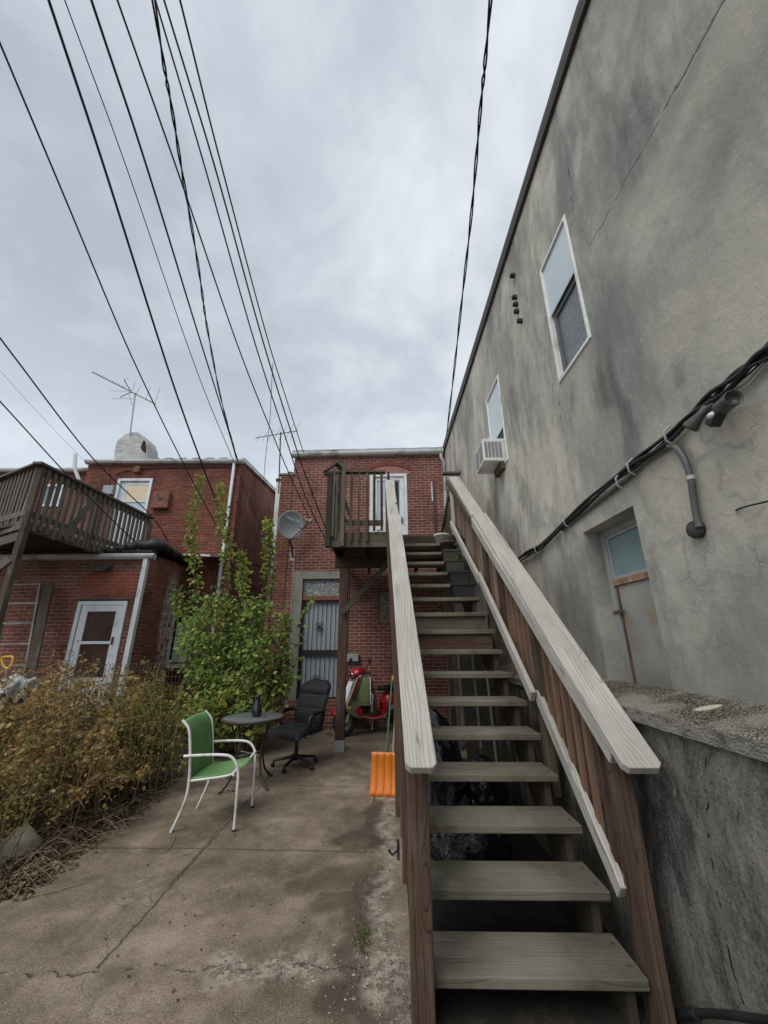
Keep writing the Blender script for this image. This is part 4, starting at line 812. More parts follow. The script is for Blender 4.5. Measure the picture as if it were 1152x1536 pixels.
c = atx(*C2(893, 305), SX - .09); mb = MB(); mb.obox(c, Vector((0, .8, -.6)), Vector((0, .6, .8)), Vector((1, 0, 0)), .035, .022, .025); mb.build('motion_sensor', M['blackplastic'], fx, bevel=.006)
mb = MB(); mb.ell(atx(*C2(880, 293), SX - .105), (.022, .022, .016)); mb.build('sensor_lens', M['whitegloss'], fx)
mb = MB(); mb.lathe([(0, 0), (.05, 0), (.05, .02), (.03, .035), (0, .036)], atx(*C2(880, 240), SX), 16, Matrix.Rotation(R(-90), 3, 'Y')); mb.build('mounting_plate', M['bronze'], fx)
mb = MB(); mb.tube(spl([atx(1104, 765, SX - .002), atx(1112, 762, SX - .03), atx(1130, 757, SX - .035), atx(1200, 741, SX - .03)]), .004, 6); props(mb.build('wall_cable', M['cable']), 'single short black cable leaving a hole low on the right of the wall', 'cable')
for i, (x, y) in enumerate(((772, 413.5), (775, 446), (776.5, 456.5), (778, 467), (783, 481.5))):
    c = atx(x, y, SX); mb = MB(); mb.obox(c + Vector((-.02, 0, 0)), Vector((0, 1, 0)), Vector((1, 0, 0)), Vector((0, 0, 1)), .022, .03, .018); mb.tube([c, c + Vector((-.055, 0, .0))], .016, 8)
    props(mb.build('wall_bolt', M['tar']), ('small black square bracket, highest of the five on the stucco wall', 'round black insulator just below the gap in the wall column', 'round black insulator in the middle of the wall column', 'round black insulator third in the tight wall column', 'cracked black peg, lowest of the five on the stucco wall')[i], 'bracket', 'black brackets beside the stucco window')
# far window air conditioner
a2 = thing('air_conditioner', 'white window air conditioner sticking out of the far stucco window', 'air conditioner', (SX, w2[0] + .25, w2[2]))
y0, y1, z0, z1 = w2[0] + .1, w2[1] - .1, w2[2] + .03, w2[2] + .35
mb = MB(); mb.box((SX - .27, y0, z0), (SX + .05, y1, z1)); mb.build('casing', M['whitegloss'], a2, bevel=.012)
mb = MB()
for i in range(5): mb.box((SX - .25 + i * .045, y0 - .003, z0 + .05), (SX - .25 + i * .045 + .036, y0, z1 - .05))
for i in range(2): mb.box((SX - .273, y0 + .03 + i * (y1 - y0 - .03) / 2, z0 + .04), (SX - .27, y0 + (i + 1) * (y1 - y0 - .03) / 2, z1 - .04))
mb.build('grille', M['acgrille'], a2)
mb = MB(); mb.box((SX - .06, y0 + .02, z0 - .09), (SX + .02, y1 - .1, z0 - .003)); mb.build('support_bracket', M['oldbrown'], a2)
# ================================================================== GARDEN WALL
gw = thing('garden_wall', 'low blackened rendered wall with pebbled coping beside the stairs', 'wall', (1.4, 2, 0))
def gy(u): return -3 + 7.9 * u
mb = MB()
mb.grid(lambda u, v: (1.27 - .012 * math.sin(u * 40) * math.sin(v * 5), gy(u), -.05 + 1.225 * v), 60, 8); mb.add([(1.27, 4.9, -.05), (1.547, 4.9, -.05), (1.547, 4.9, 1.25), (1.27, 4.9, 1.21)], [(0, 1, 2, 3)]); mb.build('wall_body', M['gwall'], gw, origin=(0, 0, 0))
mb = MB(); random.seed(3)
def cp_(u, v):
    y = -3 + 7.92 * u; n_ = .0015 * math.sin(y * 9) + .0012 * math.sin(y * 41) + random.uniform(-.0012, .0012) * 0
    P = [(1.262, 1.172 + n_ * .6), (1.240 + n_ * .3, 1.176 + n_ * .6), (1.238 + n_ * .5, 1.236 + n_ * .5), (1.252 + n_, 1.246 + n_ * .5), (1.35, 1.27 + n_ * .4), (1.45, 1.288 - n_ * .4), (1.547, 1.305)]; i = min(int(round(v * 6)), 6); return (P[i][0], y, P[i][1])
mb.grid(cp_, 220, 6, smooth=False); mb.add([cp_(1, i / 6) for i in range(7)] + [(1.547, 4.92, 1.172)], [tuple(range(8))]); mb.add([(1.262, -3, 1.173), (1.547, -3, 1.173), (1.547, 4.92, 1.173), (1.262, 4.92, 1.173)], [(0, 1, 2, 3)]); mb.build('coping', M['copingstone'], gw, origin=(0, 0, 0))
# ================================================================== STAIRCASE
SA = R(1.8); sr = Vector((math.cos(SA), -math.sin(SA), 0)); sf_ = Vector((0, 1, 0)); UPV = Vector((0, 0, 1))
RUN, RISE = .235, .1857; SL = RISE / RUN
def S(x, s, z): return Vector((0, 2.24, 0)) + sr * (x - (.011 * s if x < .3 else 0) + (.015 * s if x > 1.1 else 0)) + sf_ * s + UPV * z
def nos(s): return RISE + SL * s
stc = thing('staircase', 'weathered open-tread wooden staircase climbing to the upstairs deck', 'staircase', S(.6, 1.8, 0))
XL, XRt = .145, 1.128
def sbox(mb, x0, x1, s0, s1, z0, z1, grain='x'):
    c = S((x0 + x1) / 2, (s0 + s1) / 2, (z0 + z1) / 2); hx, hs, hz_ = abs(x1 - x0) / 2, abs(s1 - s0) / 2, abs(z1 - z0) / 2
    if grain == 'x': return mb.obox(c, sr, sf_, UPV, hx, hs, hz_)
    if grain == 'z': return mb.obox(c, UPV, sr, sf_, hz_, hx, hs)
    return mb.obox(c, sf_, sr, UPV, hs, hx, hz_)
random.seed(11)
for i in range(16):
    z = (i + 1) * RISE; mb = MB(); j = random.uniform(-.008, .008); sbox(mb, XL, XRt + j, i * RUN, i * RUN + .287, z - .042, z); mb.build('tread', M['tread'], stc, bevel=.007, segs=3)
for i in (8, 9): mb = MB(); sbox(mb, XL + .04, XRt - .02 - .01 * (9 - i), i * RUN + .035, i * RUN + .06, i * RISE + .003, (i + 1) * RISE - .045); mb.build('riser', M['deckwood'] if i == 9 else M['stained'], stc)
for x in (XL + .03, XRt - .09):
    mb = MB(); P = []
    for i in range(16): P += [S(x, i * RUN + .04, (i + 1) * RISE - .043 if i else RISE - .043), S(x, (i + 1) * RUN + .04, (i + 1) * RISE - .043)]
    P = [S(x, .04, 0)] + P + [S(x, 16 * RUN + .04, 16 * RISE - .35), S(x, .32, 0)]
    mb.prism(P, sr * .04, lambda v: ((v - S(0, 0, 0)).dot(sf_) * .78 + v.z * .62, v.x, v.z * .78 - (v - S(0, 0, 0)).dot(sf_) * .62)); mb.build('stringer', M['darkwood'], stc)
CZ0 = 1.01; CS0 = -.22
def capz(s): return CZ0 + SL * (s - CS0)
def slope_board(mb, x, s0, s1, zoff, w, t_, vert=False):
    a = S(x, s0, capz(s0) + zoff); b = S(x, s1, capz(s1) + zoff); d = (b - a).normalized(); up = sr.cross(d).normalized()
    if vert: return mb.obox((a + b) / 2, d, sr, up, (b - a).length / 2, w / 2, t_ / 2)
    return mb.obox((a + b) / 2, d, sr, up, (b - a).length / 2, w / 2, t_ / 2)
def capboard(x, s0, s1, zoff, w, t_, ch=.0):
    a = S(x, s0, capz(s0) + zoff); b = S(x, s1, capz(s1) + zoff); d = (b - a).normalized(); up = sr.cross(d).normalized()
    c = ch; P = [a - sr * (w / 2 - c), a + sr * (w / 2 - c), a + sr * w / 2 + d * c, b + sr * w / 2, b - sr * w / 2, a - sr * w / 2 + d * c]; o_ = random.uniform(0, 30)
    mb = MB(); mb.prism([p - up * t_ / 2 for p in P], up * t_, lambda v: ((v - a).dot(d) + o_, (v - a).dot(sr) + o_, (v - a).dot(up))); return mb
for side, (x, w) in enumerate(((.168, .142), (1.148, .17))):
    sg = 1 if side else -1
    capboard(x, CS0, 2.34, 0, w, .04, .022).build('handrail', M['rail'], stc, bevel=.004, segs=2)
    capboard(x - .004, 2.30, 3.86, -.042, w * .98, .038).build('handrail', M['rail'], stc, bevel=.003)
    xi = x - .058 if side else x + .04
    mb = MB(); slope_board(mb, xi, -.1, 2.30, -.068, .038, .089); mb.build('subrail', M['rail'] if side else M['oldbrown'], stc, bevel=.003)
    mb = MB(); slope_board(mb, xi, 2.28, 3.8, -.11, .038, .089); mb.build('subrail', M['oldbrown'], stc, bevel=.003)
    for a, b, oa, ob in ((.112, .95, .15, .25), (.93, 2.24, .25, .32), (2.22, 3.75, .27, .2)):
        mb = MB(); xl_ = xi + ((.008 if a > .2 else .038) if side else 0); pa_ = S(xl_, a, nos(a) + oa); pb2 = S(xl_, b, nos(b) + ob); d_ = (pb2 - pa_).normalized(); mb.obox((pa_ + pb2) / 2, d_, sr, sr.cross(d_).normalized(), (pb2 - pa_).length / 2, .019, .044); mb.build('lower_rail', M['rail'] if side else M['oldbrown'], stc, bevel=.004)
    posts = (-.015, .92, 2.19, 3.80)
    for k, s in enumerate(posts):
        px_ = (1.156 if side else .163) if k == 0 else (1.150 if side else .168); hw_ = .049 if not side else .022
        zt = capz(s) - .028 - (.045 if s > 2.3 else 0)
        if k == 0: mb = MB(); sbox(mb, px_ - hw_, px_ + hw_, s - .045, s + (.115 if side else .045), -.02, zt - .03, 'z'); mb.build('newel_post', M['newel'], stc, bevel=.005, segs=2)
        else: mb = MB(); sbox(mb, px_ - .03, px_ + .03, s - .045, s + .045, 0.0 if k in (2,) else nos(s) - .35, zt, 'z'); mb.build('post', M['oldbrown'] if k < 3 else M['oldgrey'], stc, bevel=.004)
    s = .17 if side else .03; xb = (1.150 if side else .112)
    while s < 3.72:
        if min(abs(s - p) for p in posts) > .06:
            jt = random.uniform(-.004, .004); lo = nos(s) + .14 + random.uniform(-.03, .03)
            mb = MB(); sbox(mb, xb - .016, xb + .016, s - .018 + jt, s + .018 + jt, lo, capz(s) - .03 - (.045 if s > 2.3 else 0), 'z'); mb.build('baluster', (M['baluster'], M['baluster'], M['stained'], M['balpale'])[int(random.random() * 4)] if side else M['stained'], stc, bevel=.003)
        s += .122 if side else .14
lt = S(.07, .03, .62); latch = thing('hook', 'small black metal hook fixed to the left side of the stair railing', 'hook', lt)
mb = MB(); mb.tube([lt + Vector((0, .0, .03)), lt, lt + Vector((-.03, 0, -.02)), lt + Vector((-.045, 0, .0))], .006, 8); mb.build('hook_arm', M['blackmetal'], latch); mb = MB(); mb.obox(lt, UPV, sr, sf_, .035, .006, .014); mb.build('hook_plate', M['blackmetal'], latch)
# ================================================================== DECK
dk = thing('deck', 'upstairs wooden deck on posts against the middle brick house', 'deck', (.3, 7.3, 0)); DZ = 3.2; DY0 = 6.06; DY1 = 8.60
n = 17
for i in range(n):
    y = DY0 + .02 + (DY1 - DY0) * i / n; mb = MB(); mb.box((-.80, y, DZ - .035), (1.5, y + (DY1 - DY0) / n - .01, DZ)); mb.build('deck_board', M['deckwood'], dk)
mb = MB(); mb.box((-.80, DY0 - .04, 2.985), (.12, DY0, DZ + .03)); mb.build('rim_board', M['deckwood'], dk, bevel=.004)
mb = MB(); mb.box((.125, DY0 - .02, 2.97), (1.20, DY0 + .02, DZ - .04)); mb.build('rim_board', M['darkwood'], dk); mb = MB(); mb.box((-.80, DY0 + .001, 2.985), (-.762, DY1, DZ - .037)); mb.build('rim_board', M['darkwood'], dk)
for x in (-.3, .2, .7, 1.2): mb = MB(); mb.box((x, DY0 + .022, 2.99), (x + .04, DY1, DZ - .037)); mb.build('joist', M['darkwood'], dk)
mb = MB(); mb.box((-.82, 6.73, 2.79), (1.4, 6.81, 2.985)); mb.build('beam', M['darkwood'], dk, bevel=.004)
for x in (-.665, 1.12):
    mb = MB(); mb.vbox((x - .072, 6.74, .06 if x < 0 else .0), (x + .072, 6.88, 2.785)); mb.build('post', M['stained'] if x < 0 else M['deckwood'], dk, bevel=.006)
mb = MB(); mb.box((-.745, 6.735, 0), (-.585, 6.742, .15)); mb.box((-.745, 6.735, 0), (-.738, 6.885, .15)); mb.box((-.592, 6.735, 0), (-.585, 6.885, .15)); mb.build('post_base', M['greysteel'], dk)
mb = MB(); mb.board(aty(513, 920, 6.70), aty(592, 834, 6.70), .085, .038, (0, -1, 0)); mb.build('brace', M['oldbrown'], dk, bevel=.003)
yr = DY0 - .06
rz = aty(545, 710, yr).z
mb = MB(); mb.box((-.60, yr - .06, rz), (.06, yr + .06, rz + .035)); mb.build('rail_cap', M['deckwood'], dk, bevel=.003)
zb = aty(545, 786, yr).z; mb = MB(); mb.box((-.58, yr - .0, zb - .02), (.02, yr + .04, zb + .065)); mb.build('bottom_rail', M['deckwood'], dk, bevel=.003)
for px in (527, 538.5, 550.5, 561.5, 572.5, 583):
    x = aty(px, 750, yr - .03).x; mb = MB(); mb.vbox((x - .02, yr - .045, DZ - .14 + .18 * (px > 555)), (x + .02, yr - .005, rz)); mb.build('baluster', M['darkwood'] if px > 555 else M['oldbrown'], dk)
xp = aty(515.5, 750, yr).x; mb = MB(); mb.vbox((xp - .035, yr - .07, DZ - .22), (xp + .03, yr - .005, rz + .14)); mb.build('post', M['oldgrey'], dk, bevel=.005)
xq = aty(494, 750, yr).x; mb = MB(); mb.vbox((xq - .04, yr - .05, DZ - .22), (xq + .045, yr + .04, rz)); mb.build('post', M['darkwood'], dk, bevel=.005)
for k, (px, m_) in enumerate(((500.5, 'oldgrey'), (505, 'oldgrey'), (509, 'oldbrown'))):
    x = aty(px, 750, yr).x; mb = MB(); mb.vbox((x - .02, yr - .03 + .03 * k, DZ - .05 - .03 * k), (x + .018, yr + .01 + .03 * k, rz)); mb.build('baluster', M[m_], dk)
mb = MB(); a = aty(486, 708, yr - .06); b = aty(504, 694, yr - .0); c = aty(515, 705, yr + .06)
mb.board(a, b + Vector((.02, 0, 0)), .13, .03, (0, 0, 1)); mb.board(b, c, .13, .03, (0, 0, 1)); mb.board(a + Vector((0, .02, -.03)), c + Vector((0, .02, -.03)), .1, .03); mb.build('post_cap', M['oldgrey'], dk)
mb = MB(); mb.board(aty(507, 722, yr + .05), aty(525, 775, yr + .05), .05, .03, (0, -1, 0)); mb.build('rail_brace', M['oldgrey'], dk)
mb = MB(); mb.box((xq - .05, yr + .0, rz - .06), (xq + .05, DY1, rz - .02)); mb.build('side_rail', M['oldbrown'], dk)
for i in range(1, 16): y = yr + .1 + i * .16; mb = MB(); mb.vbox((xq - .02, y, DZ - .1), (xq + .02, y + .035, rz - .06)); mb.build('baluster', M['oldbrown'], dk)
mb = MB(); x = aty(596, 740, 7.2).x; mb.vbox((x - .045, 7.2, DZ), (x + .03, 7.28, aty(596, 722, 7.2).z)); mb.build('post', M['darkwood'], dk)
x = aty(652, 740, 7.4).x; mb = MB(); mb.vbox((x - .03, 7.4, DZ), (x + .03, 7.47, aty(652, 722, 7.4).z)); mb.build('post', M['oldbrown'], dk); mb = MB(); mb.board((x + .02, 7.35, DZ + .1), (1.15, 6.3, DZ + .75), .09, .035, (1, 0, 0)); mb.build('rail_brace', M['oldbrown'], dk)
mb = MB(); mb.box((1.03, 6.0, 4.24), (1.33, 6.12, 4.275)); mb.build('rail_cap', M['oldgrey'], dk, bevel=.003)
for i in range(5): y = 6.35 + i * .13; mb = MB(); mb.vbox((1.14, y, DZ), (1.175, y + .035, 4.1 - .1 * i)); mb.build('baluster', M['oldbrown'], dk)
for i, (px, w_) in enumerate(((536, .08), (546, .06))):
    p = aty(px, 793, 6.25); p.z = DZ; t_ = thing('brick', ('loose grey brick on the deck edge, left of two', 'loose red brick on the deck edge, right of two')[i], 'brick', p, .2 * i, 'loose bricks at the deck edge'); mb = MB(); mb.box((-w_, -.05, 0), (w_, .05, .06)); mb.box((-w_ * .4, -.052, .02), (w_ * .4, -.05, .04)); mb.build('brick_body', M['concrete'] if i == 0 else M['arch'], t_, world=False, bevel=.006)
# ================================================================== POWER LINES
random.seed(21)
def wire(pix, yb, hz, r, label, mat='wire', twist=0, name='power_line'):
    """pix: pixel path from the near (upper) end to the attachment; hz = height where it leaves the picture"""
    A = aty(*pix[-1], yb); d = ray(*pix[0]); B = CAM + d * ((hz - CAM.z) / d.z); P = [B]
    ch = (A - B).normalized()
    for q in pix[1:-1]:
        d = ray(*q); w0 = CAM - B; b = d.dot(ch); dd = d.dot(w0); e = ch.dot(w0); P.append(CAM + d * ((b * e - dd) / (1 - b * b)))
    P.append(A); ex = (B - P[1]).normalized(); P = [B + (ex + Vector((0, 0, .01))) * 9, B + ex * 3] + P; P = spl(P, 10)
    mb = MB()
    if twist:
        for k in range(2):
            Q = [p + Vector((math.cos(i * .8 + k * math.pi), math.sin(i * .8 + k * math.pi), math.sin(i * .45))) * r * .9 for i, p in enumerate(P)]
            if k == 0: mb.tube(Q, r * .75, 6)
            else: mb.tube(Q, r * .7, 6)
    else: mb.tube(P, r, 6)
    return props(mb.build(name, M[mat], origin=tuple(A)), label, 'overhead wire', 'overhead wires across the sky')
wire([(0, 65), (100, 303), (183, 502), (230, 604), (268, 681), (303, 748), (350, 835)], 9.0, 6.6, .009, 'overhead wire from the upper left edge passing the tip of the spiky antenna')
wire([(73, 0), (156, 250), (235, 500), (268, 600), (301, 691), (345, 806), (366, 850)], 9.1, 7.4, .014, 'thick overhead wire leaving the top edge furthest left')
wire([(97, 0), (190, 252), (275, 500), (312, 600), (350, 691), (402, 819)], 9.2, 7.6, .006, 'thin overhead wire second from left along the top edge')
wire([(137, 0), (220, 250), (297, 500), (342, 644), (355, 690)], 9.35, 7.4, .013, 'thick overhead wire third from left along the top edge, ending at the left house corner')
wire([(176, 0), (278, 290), (350, 500), (388, 600), (433, 709), (467, 783)], 8.3, 6.8, .009, 'overhead wire that crosses the twisted cable and runs down to the satellite dish')
wire([(230, 0), (255, 150), (278, 285), (302, 430), (312, 500), (336, 617), (357, 692)], 9.3, 6.9, .012, 'twisted overhead service cable ending at the left house eaves', twist=1)
wire([(233, 0), (310, 260), (378, 500), (423, 640), (461, 752), (498, 828)], 6.7, 6.8, .008, 'leftmost of three close parallel wires ending at the deck corner')
wire([(246, 0), (325, 260), (391, 500), (434, 640), (462, 723), (501, 824)], 6.75, 6.9, .009, 'middle of three close parallel wires ending at the deck corner')
wire([(270, 0), (330, 240), (399, 500), (430, 600), (455, 678)], 8.7, 7.2, .010, 'overhead wire rightmost in the left fan, ending on the middle house gutter')
wire([(736, 0), (722, 150), (705, 340), (684, 530), (668, 670)], 8.6, 7.2, .014, 'lone twisted overhead cable hanging in front of the stucco roof edge', twist=1)
wire([(0, 507), (25, 540), (138, 686), (227, 774), (252, 812)], 8.2, 5.2, .010, 'overhead wire crossing the balcony rail from the left edge, upper of two')
wire([(0, 602), (96, 707), (160, 772), (205, 815)], 7.6, 4.8, .010, 'overhead wire crossing the balcony balusters from the left edge, lower of two')
wire([(0, 556), (60, 622), (127, 692)], 9.6, 6.4, .0035, 'very thin pale wire at the left edge, behind the white vent pipe', 'wiregrey')
mb = MB(); P = spl([aty(409, 545, 8.0), aty(405, 626, 8.8), aty(400, 670, 9.4), aty(396, 715, 10.2), aty(397, 731, 10.6)], 8); mb.tube(P, .008, 6); props(mb.build('power_line', M['wire']), 'short wire dropping nearly straight down to the side roof of the left house', 'overhead wire', 'overhead wires across the sky')
# ================================================================== SATELLITE DISH
dcx = atp(437, 787, MF.p(0, 0, .55), MF.N); foot = atp(439, 836, MF.p(0, 0, .0), MF.N)
sd_ = thing('satellite_dish', 'grey satellite dish with pale lettering on an arm on the middle house', 'satellite dish', foot)
nrm = (CAM - dcx).normalized() + Vector((.35, 0, .25)); nrm.normalize(); Mx = Matrix((nrm.cross(Vector((0, 0, 1))).normalized() * -1, Vector((0, 0, 0)), nrm)).transposed()
rx = (Vector((0, 0, 1)).cross(nrm)).normalized(); uy = nrm.cross(rx); Mx = Matrix((rx, uy, nrm)).transposed()
tl = Matrix.Rotation(R(-14), 3, 'Z'); Mx = Mx @ tl
mb = MB(); RX, RY = .29, .33
def dsh(k):
    return lambda u, v: dcx + Mx @ Vector((RX * u * math.cos(2 * math.pi * v), RY * u * math.sin(2 * math.pi * v), .09 * u * u - .09 - k))
mb.grid(dsh(0), 8, 40, .012); mb.build('reflector', M['dish'], sd_)
vs, fs = flat_text('DIRECTV', .085, .002); mb = MB(); mb.add([dcx + Mx @ (Vector((v.x * .95, v.y * 1.15 + .13, v.z - .045 + .02)) + Vector((0, 0, .022 * (v.x * v.x) * 20))) for v in vs], fs); mb.build('lettering', M['print'], sd_)
lnb = atp(466, 782, MF.p(0, 0, .95), MF.N)
mb = MB(); mb.tube([dcx + Mx @ Vector((.0, -RY * .9, -.03)), dcx + Mx @ Vector((.1, -RY * 1.0, .0)), lnb], .012, 8); mb.build('arm', M['blackmetal'], sd_)
mb = MB(); mb.ell(lnb, (.045, .06, .055)); mb.ell(lnb + Vector((-.09, 0, .02)), (.03, .03, .03)); mb.tube([lnb, lnb + Vector((-.09, 0, .02))], .015); mb.build('receiver', M['dish'], sd_)
mb = MB(); mb.tube([dcx + Mx @ Vector((0, -.05, -.1)), dcx + Mx @ Vector((0, -.16, -.13)), foot + Vector((-.0, -.12, .18)), foot + Vector((0, -.02, 0))], .02, 8); mb.build('mast', M['blackmetal'], sd_)
mb = MB(); mb.obox(foot, MF.U, MF.N, UPV, .05, .015, .08); mb.build('foot_plate', M['greysteel'], sd_)
mb = MB(); mb.tube(spl([atp(x, y, MF.p(0, 0, .06), MF.N) for x, y in ((441, 838), (439, 880), (437, 912), (432, 955), (428, 985), (422, 1030), (418, 1060))]), .006, 6); props(mb.build('wall_cable', M['gutter']), 'slack white cable hanging down from the satellite dish', 'cable')
# ================================================================== LEFT BALCONY
DX = -5.4; bc = thing('balcony', 'old grey wooden balcony with leaning balusters above the left wing', 'balcony', (DX, 6.5, 0))
tz0 = atx(62, 697, DX); tz1 = atx(228, 778, DX); zT = tz0.z; YC = tz0.y; YE = tz1.y; zB = 3.27
mb = MB(); mb.board((DX, YC - .08, zT), (DX, YE, tz1.z), .15, .04); mb.build('top_rail', M['oldgrey'], bc, bevel=.004)
mb = MB(); mb.board((DX - .02, YC, zB), (DX - .02, YE, zB), .05, .14); mb.build('rim_board', M['deckwood'], bc)
mb = MB(); mb.board((DX - .02, YC, zB + .2), (DX - .02, YE, zB + .2), .04, .09); mb.board((DX - .02, YC, zT - .09), (DX - .02, YE, tz1.z - .09), .04, .09); mb.build('rail_stringer', M['oldgrey'], bc)
i = 0; y = YC + .14
while y < YE - .05:
    mb = MB(); jj = random.uniform(-.02, .02); mb.board((DX + .02, y + jj, zB - .06 + random.uniform(-.03, .03)), (DX + .02, y, zT + (tz1.z - zT) * (y - YC) / (YE - YC) - .03), .06, .035, (1, 0, 0)); mb.build('baluster', M['oldgrey'], bc, bevel=.003); y += .135 + random.uniform(-.012, .012); i += 1
for y, m_ in ((YC + .03, 'oldbrown'), (YC + 1.35, 'oldbrown'), (YE - .02, 'oldgrey')): mb = MB(); mb.vbox((DX - .045, y - .035, zB - .1), (DX + .04, y + .035, zT - .04)); mb.build('post', M[m_], bc, bevel=.005)
mb = MB(); mb.board((DX + .02, YC + .75, zB), (DX + .02, YC + 1.2, zT - .1), .12, .03, (1, 0, 0)); mb.build('slanting_board', M['oldgrey'], bc)
ld = Vector((-.875, .485, 0)).normalized(); L0 = Vector((DX, YC, 0)); le = 2.6
mb = MB(); mb.board(L0 + UPV * zT, L0 + ld * le + UPV * (zT + .1), .16, .04); mb.build('top_rail', M['oldgrey'], bc, bevel=.004)
mb = MB(); mb.board(L0 + UPV * (zB), L0 + ld * le + UPV * (zB + .05), .04, .14); mb.board(L0 + UPV * (zB + .2), L0 + ld * le + UPV * (zB + .25), .04, .09); mb.build('rim_board', M['oldgrey'], bc)
for k in range(17): p = L0 + ld * (.12 + k * .145); mb = MB(); mb.board(p + UPV * (zB - .07) + Vector((random.uniform(-.02, .02), 0, 0)), p + UPV * zT, .06, .035, ld.cross(UPV)); mb.build('baluster', M['oldgrey'], bc, bevel=.003)
mb = MB(); mb.prism([(DX - .04, YC + .02, zB + .06), (DX - .04, YE, zB + .06), (DX - 3, YE, zB + .06), (DX - 3, YC + 1.3, zB + .06)], (0, 0, -.04)); mb.build('decking', M['darkwood'], bc)
for a, b in (((YC + .1, .0), (YC + .1, zB)),): mb = MB(); mb.vbox((DX - .05, YC + .0, 0), (DX + .04, YC + .09, zB - .06)); mb.build('support_post', M['oldbrown'], bc, bevel=.006)
mb = MB(); mb.board((DX - .05, YC + .05, zB - .16), (DX - 1.6, YC + .3, zB - .55), .13, .04, (0, -1, 0)); mb.build('brace', M['oldgrey'], bc); mb = MB(); mb.board((DX - .05, YC - .0, 2.75), (DX - 1.1, YC - .0, 1.7), .12, .04, (0, -1, 0)); mb.build('brace', M['oldgrey'], bc)
# ladder + plank leaning on the wing
lad = thing('ladder', 'aluminium ladder leaning on the wing wall behind the balcony post', 'ladder', (-5.7, 7.1, 0))
lt0, lt1 = aty(15, 876, 7.3), aty(62, 875, 7.3); lb1 = aty(43, 985, 7.1); dl = (lb1 - lt1); bl = dl * 2.6
for p in (lt0, lt1): mb = MB(); mb.board(p, p + bl, .03, .07, (0, -1, 0)); mb.build('side_rail', M['ladder'], lad)
for k in range(9): mb = MB(); o_ = bl * (.0 + k * .105 + .005); mb.board(lt0 + o_, lt1 + o_, .03, .025, (0, -1, 0)); mb.build('rung', M['ladder'], lad)
pk = MB(); pt = aty(74, 876, 7.28); pb_ = aty(48, 1000, 7.0); pk.board(pt, pb_ + (pb_ - pt) * .8, .17, .04, (0, -1, 0)); props(pk.build('plank', M['oldbrown'], bevel=.004), 'wide weathered plank leaning on the wing wall beside the ladder', 'plank')
# ================================================================== THINGS BY THE WING
tp_ = thing('covered_barrel', 'barrel under a crumpled grey-white tarpaulin left of the plank', 'barrel', (-4.9, 5.5, 0)); bcn = aty(8, 1040, 5.5)
mb = MB(); mb.lathe([(.24, 0), (.28, .4), (.28, .85), (.24, 1.0)], (bcn.x, 5.5, 0), 20); mb.build('barrel_body', M['bluebin'], tp_)
random.seed(5); mb = MB()
def shf(u, v):
    a = u * 2 * math.pi; r = .02 + .30 * min(1, v * 2.2) + .05 * math.sin(a * 5 + 1) * v + .035 * math.sin(a * 11 + v * 6) * v; z = 1.10 - max(0, v - .4) * (.55 + .25 * math.sin(a * 4)) + .07 * math.sin(a * 3 + 2) * (1 - v) * v * 4 + .03 * math.sin(a * 7 + v * 15); return (bcn.x + r * math.cos(a), 5.5 + r * math.sin(a), z)
mb.grid(shf, 90, 24); mb.build('tarpaulin', M['sheet'], tp_)
gh = thing('garden_tool', 'tool with yellow D-shaped grip standing behind the tarpaulin', 'garden tool', aty(11, 1000, 5.75)); g0_ = aty(4, 987, 5.75); 
mb = MB(); mb.tube(spl([aty(11, 1003, 5.75), aty(5, 998, 5.75), aty(3, 987, 5.75), aty(11, 985, 5.75), aty(19, 986, 5.75), aty(17, 998, 5.75), aty(11, 1003, 5.75)], 5), .014, 8); mb.build('grip', M['yellow'], gh)
gp = aty(11, 1003, 5.75); mb = MB(); mb.tube([gp, gp + Vector((.05, .1, -1.1))], .017, 8); mb.build('handle', M['plank'], gh)
# wire fence
fn = thing('wire_fence', 'rusty woven wire fence with arched top in front of the wing', 'fence', (-4, 6.9, 0)); random.seed(9)
fa = Vector((-6.6, 6.2, 0)); fb = Vector((-3.25, 6.95, 0)); fd = (fb - fa).normalized(); FL = (fb - fa).length; HT = 1.26
mb = MB(); nn = int(FL / .055)
for k in range(nn):
    p = fa + fd * (k * .055); q = fa + fd * ((k + 1) * .055); e = random.uniform(-.006, .006)
    mb.tube([p + UPV * .02, p + UPV * .6 + fd * e, p + UPV * (HT - .06)], .0035, 4); m_ = (p + q) / 2
    mb.tube([p + UPV * (HT - .06), p.lerp(q, .15) + UPV * (HT - .01), m_ + UPV * (HT + .012), p.lerp(q, .85) + UPV * (HT - .01), q + UPV * (HT - .06)], .0035, 4)
for k in range(12): z = .05 + k * .1; mb.tube([fa + UPV * z + fd * (FL * t_ / 12) + UPV * random.uniform(-.008, .008) for t_ in range(13)], .003, 4)
mb.build('wire_mesh', M['leafwire'], fn)
for k in (0, 1): mb = MB(); p = fa.lerp(fb, k); mb.tube([p, p + UPV * 1.32], .014, 8); mb.build('post', M['leafwire'], fn)
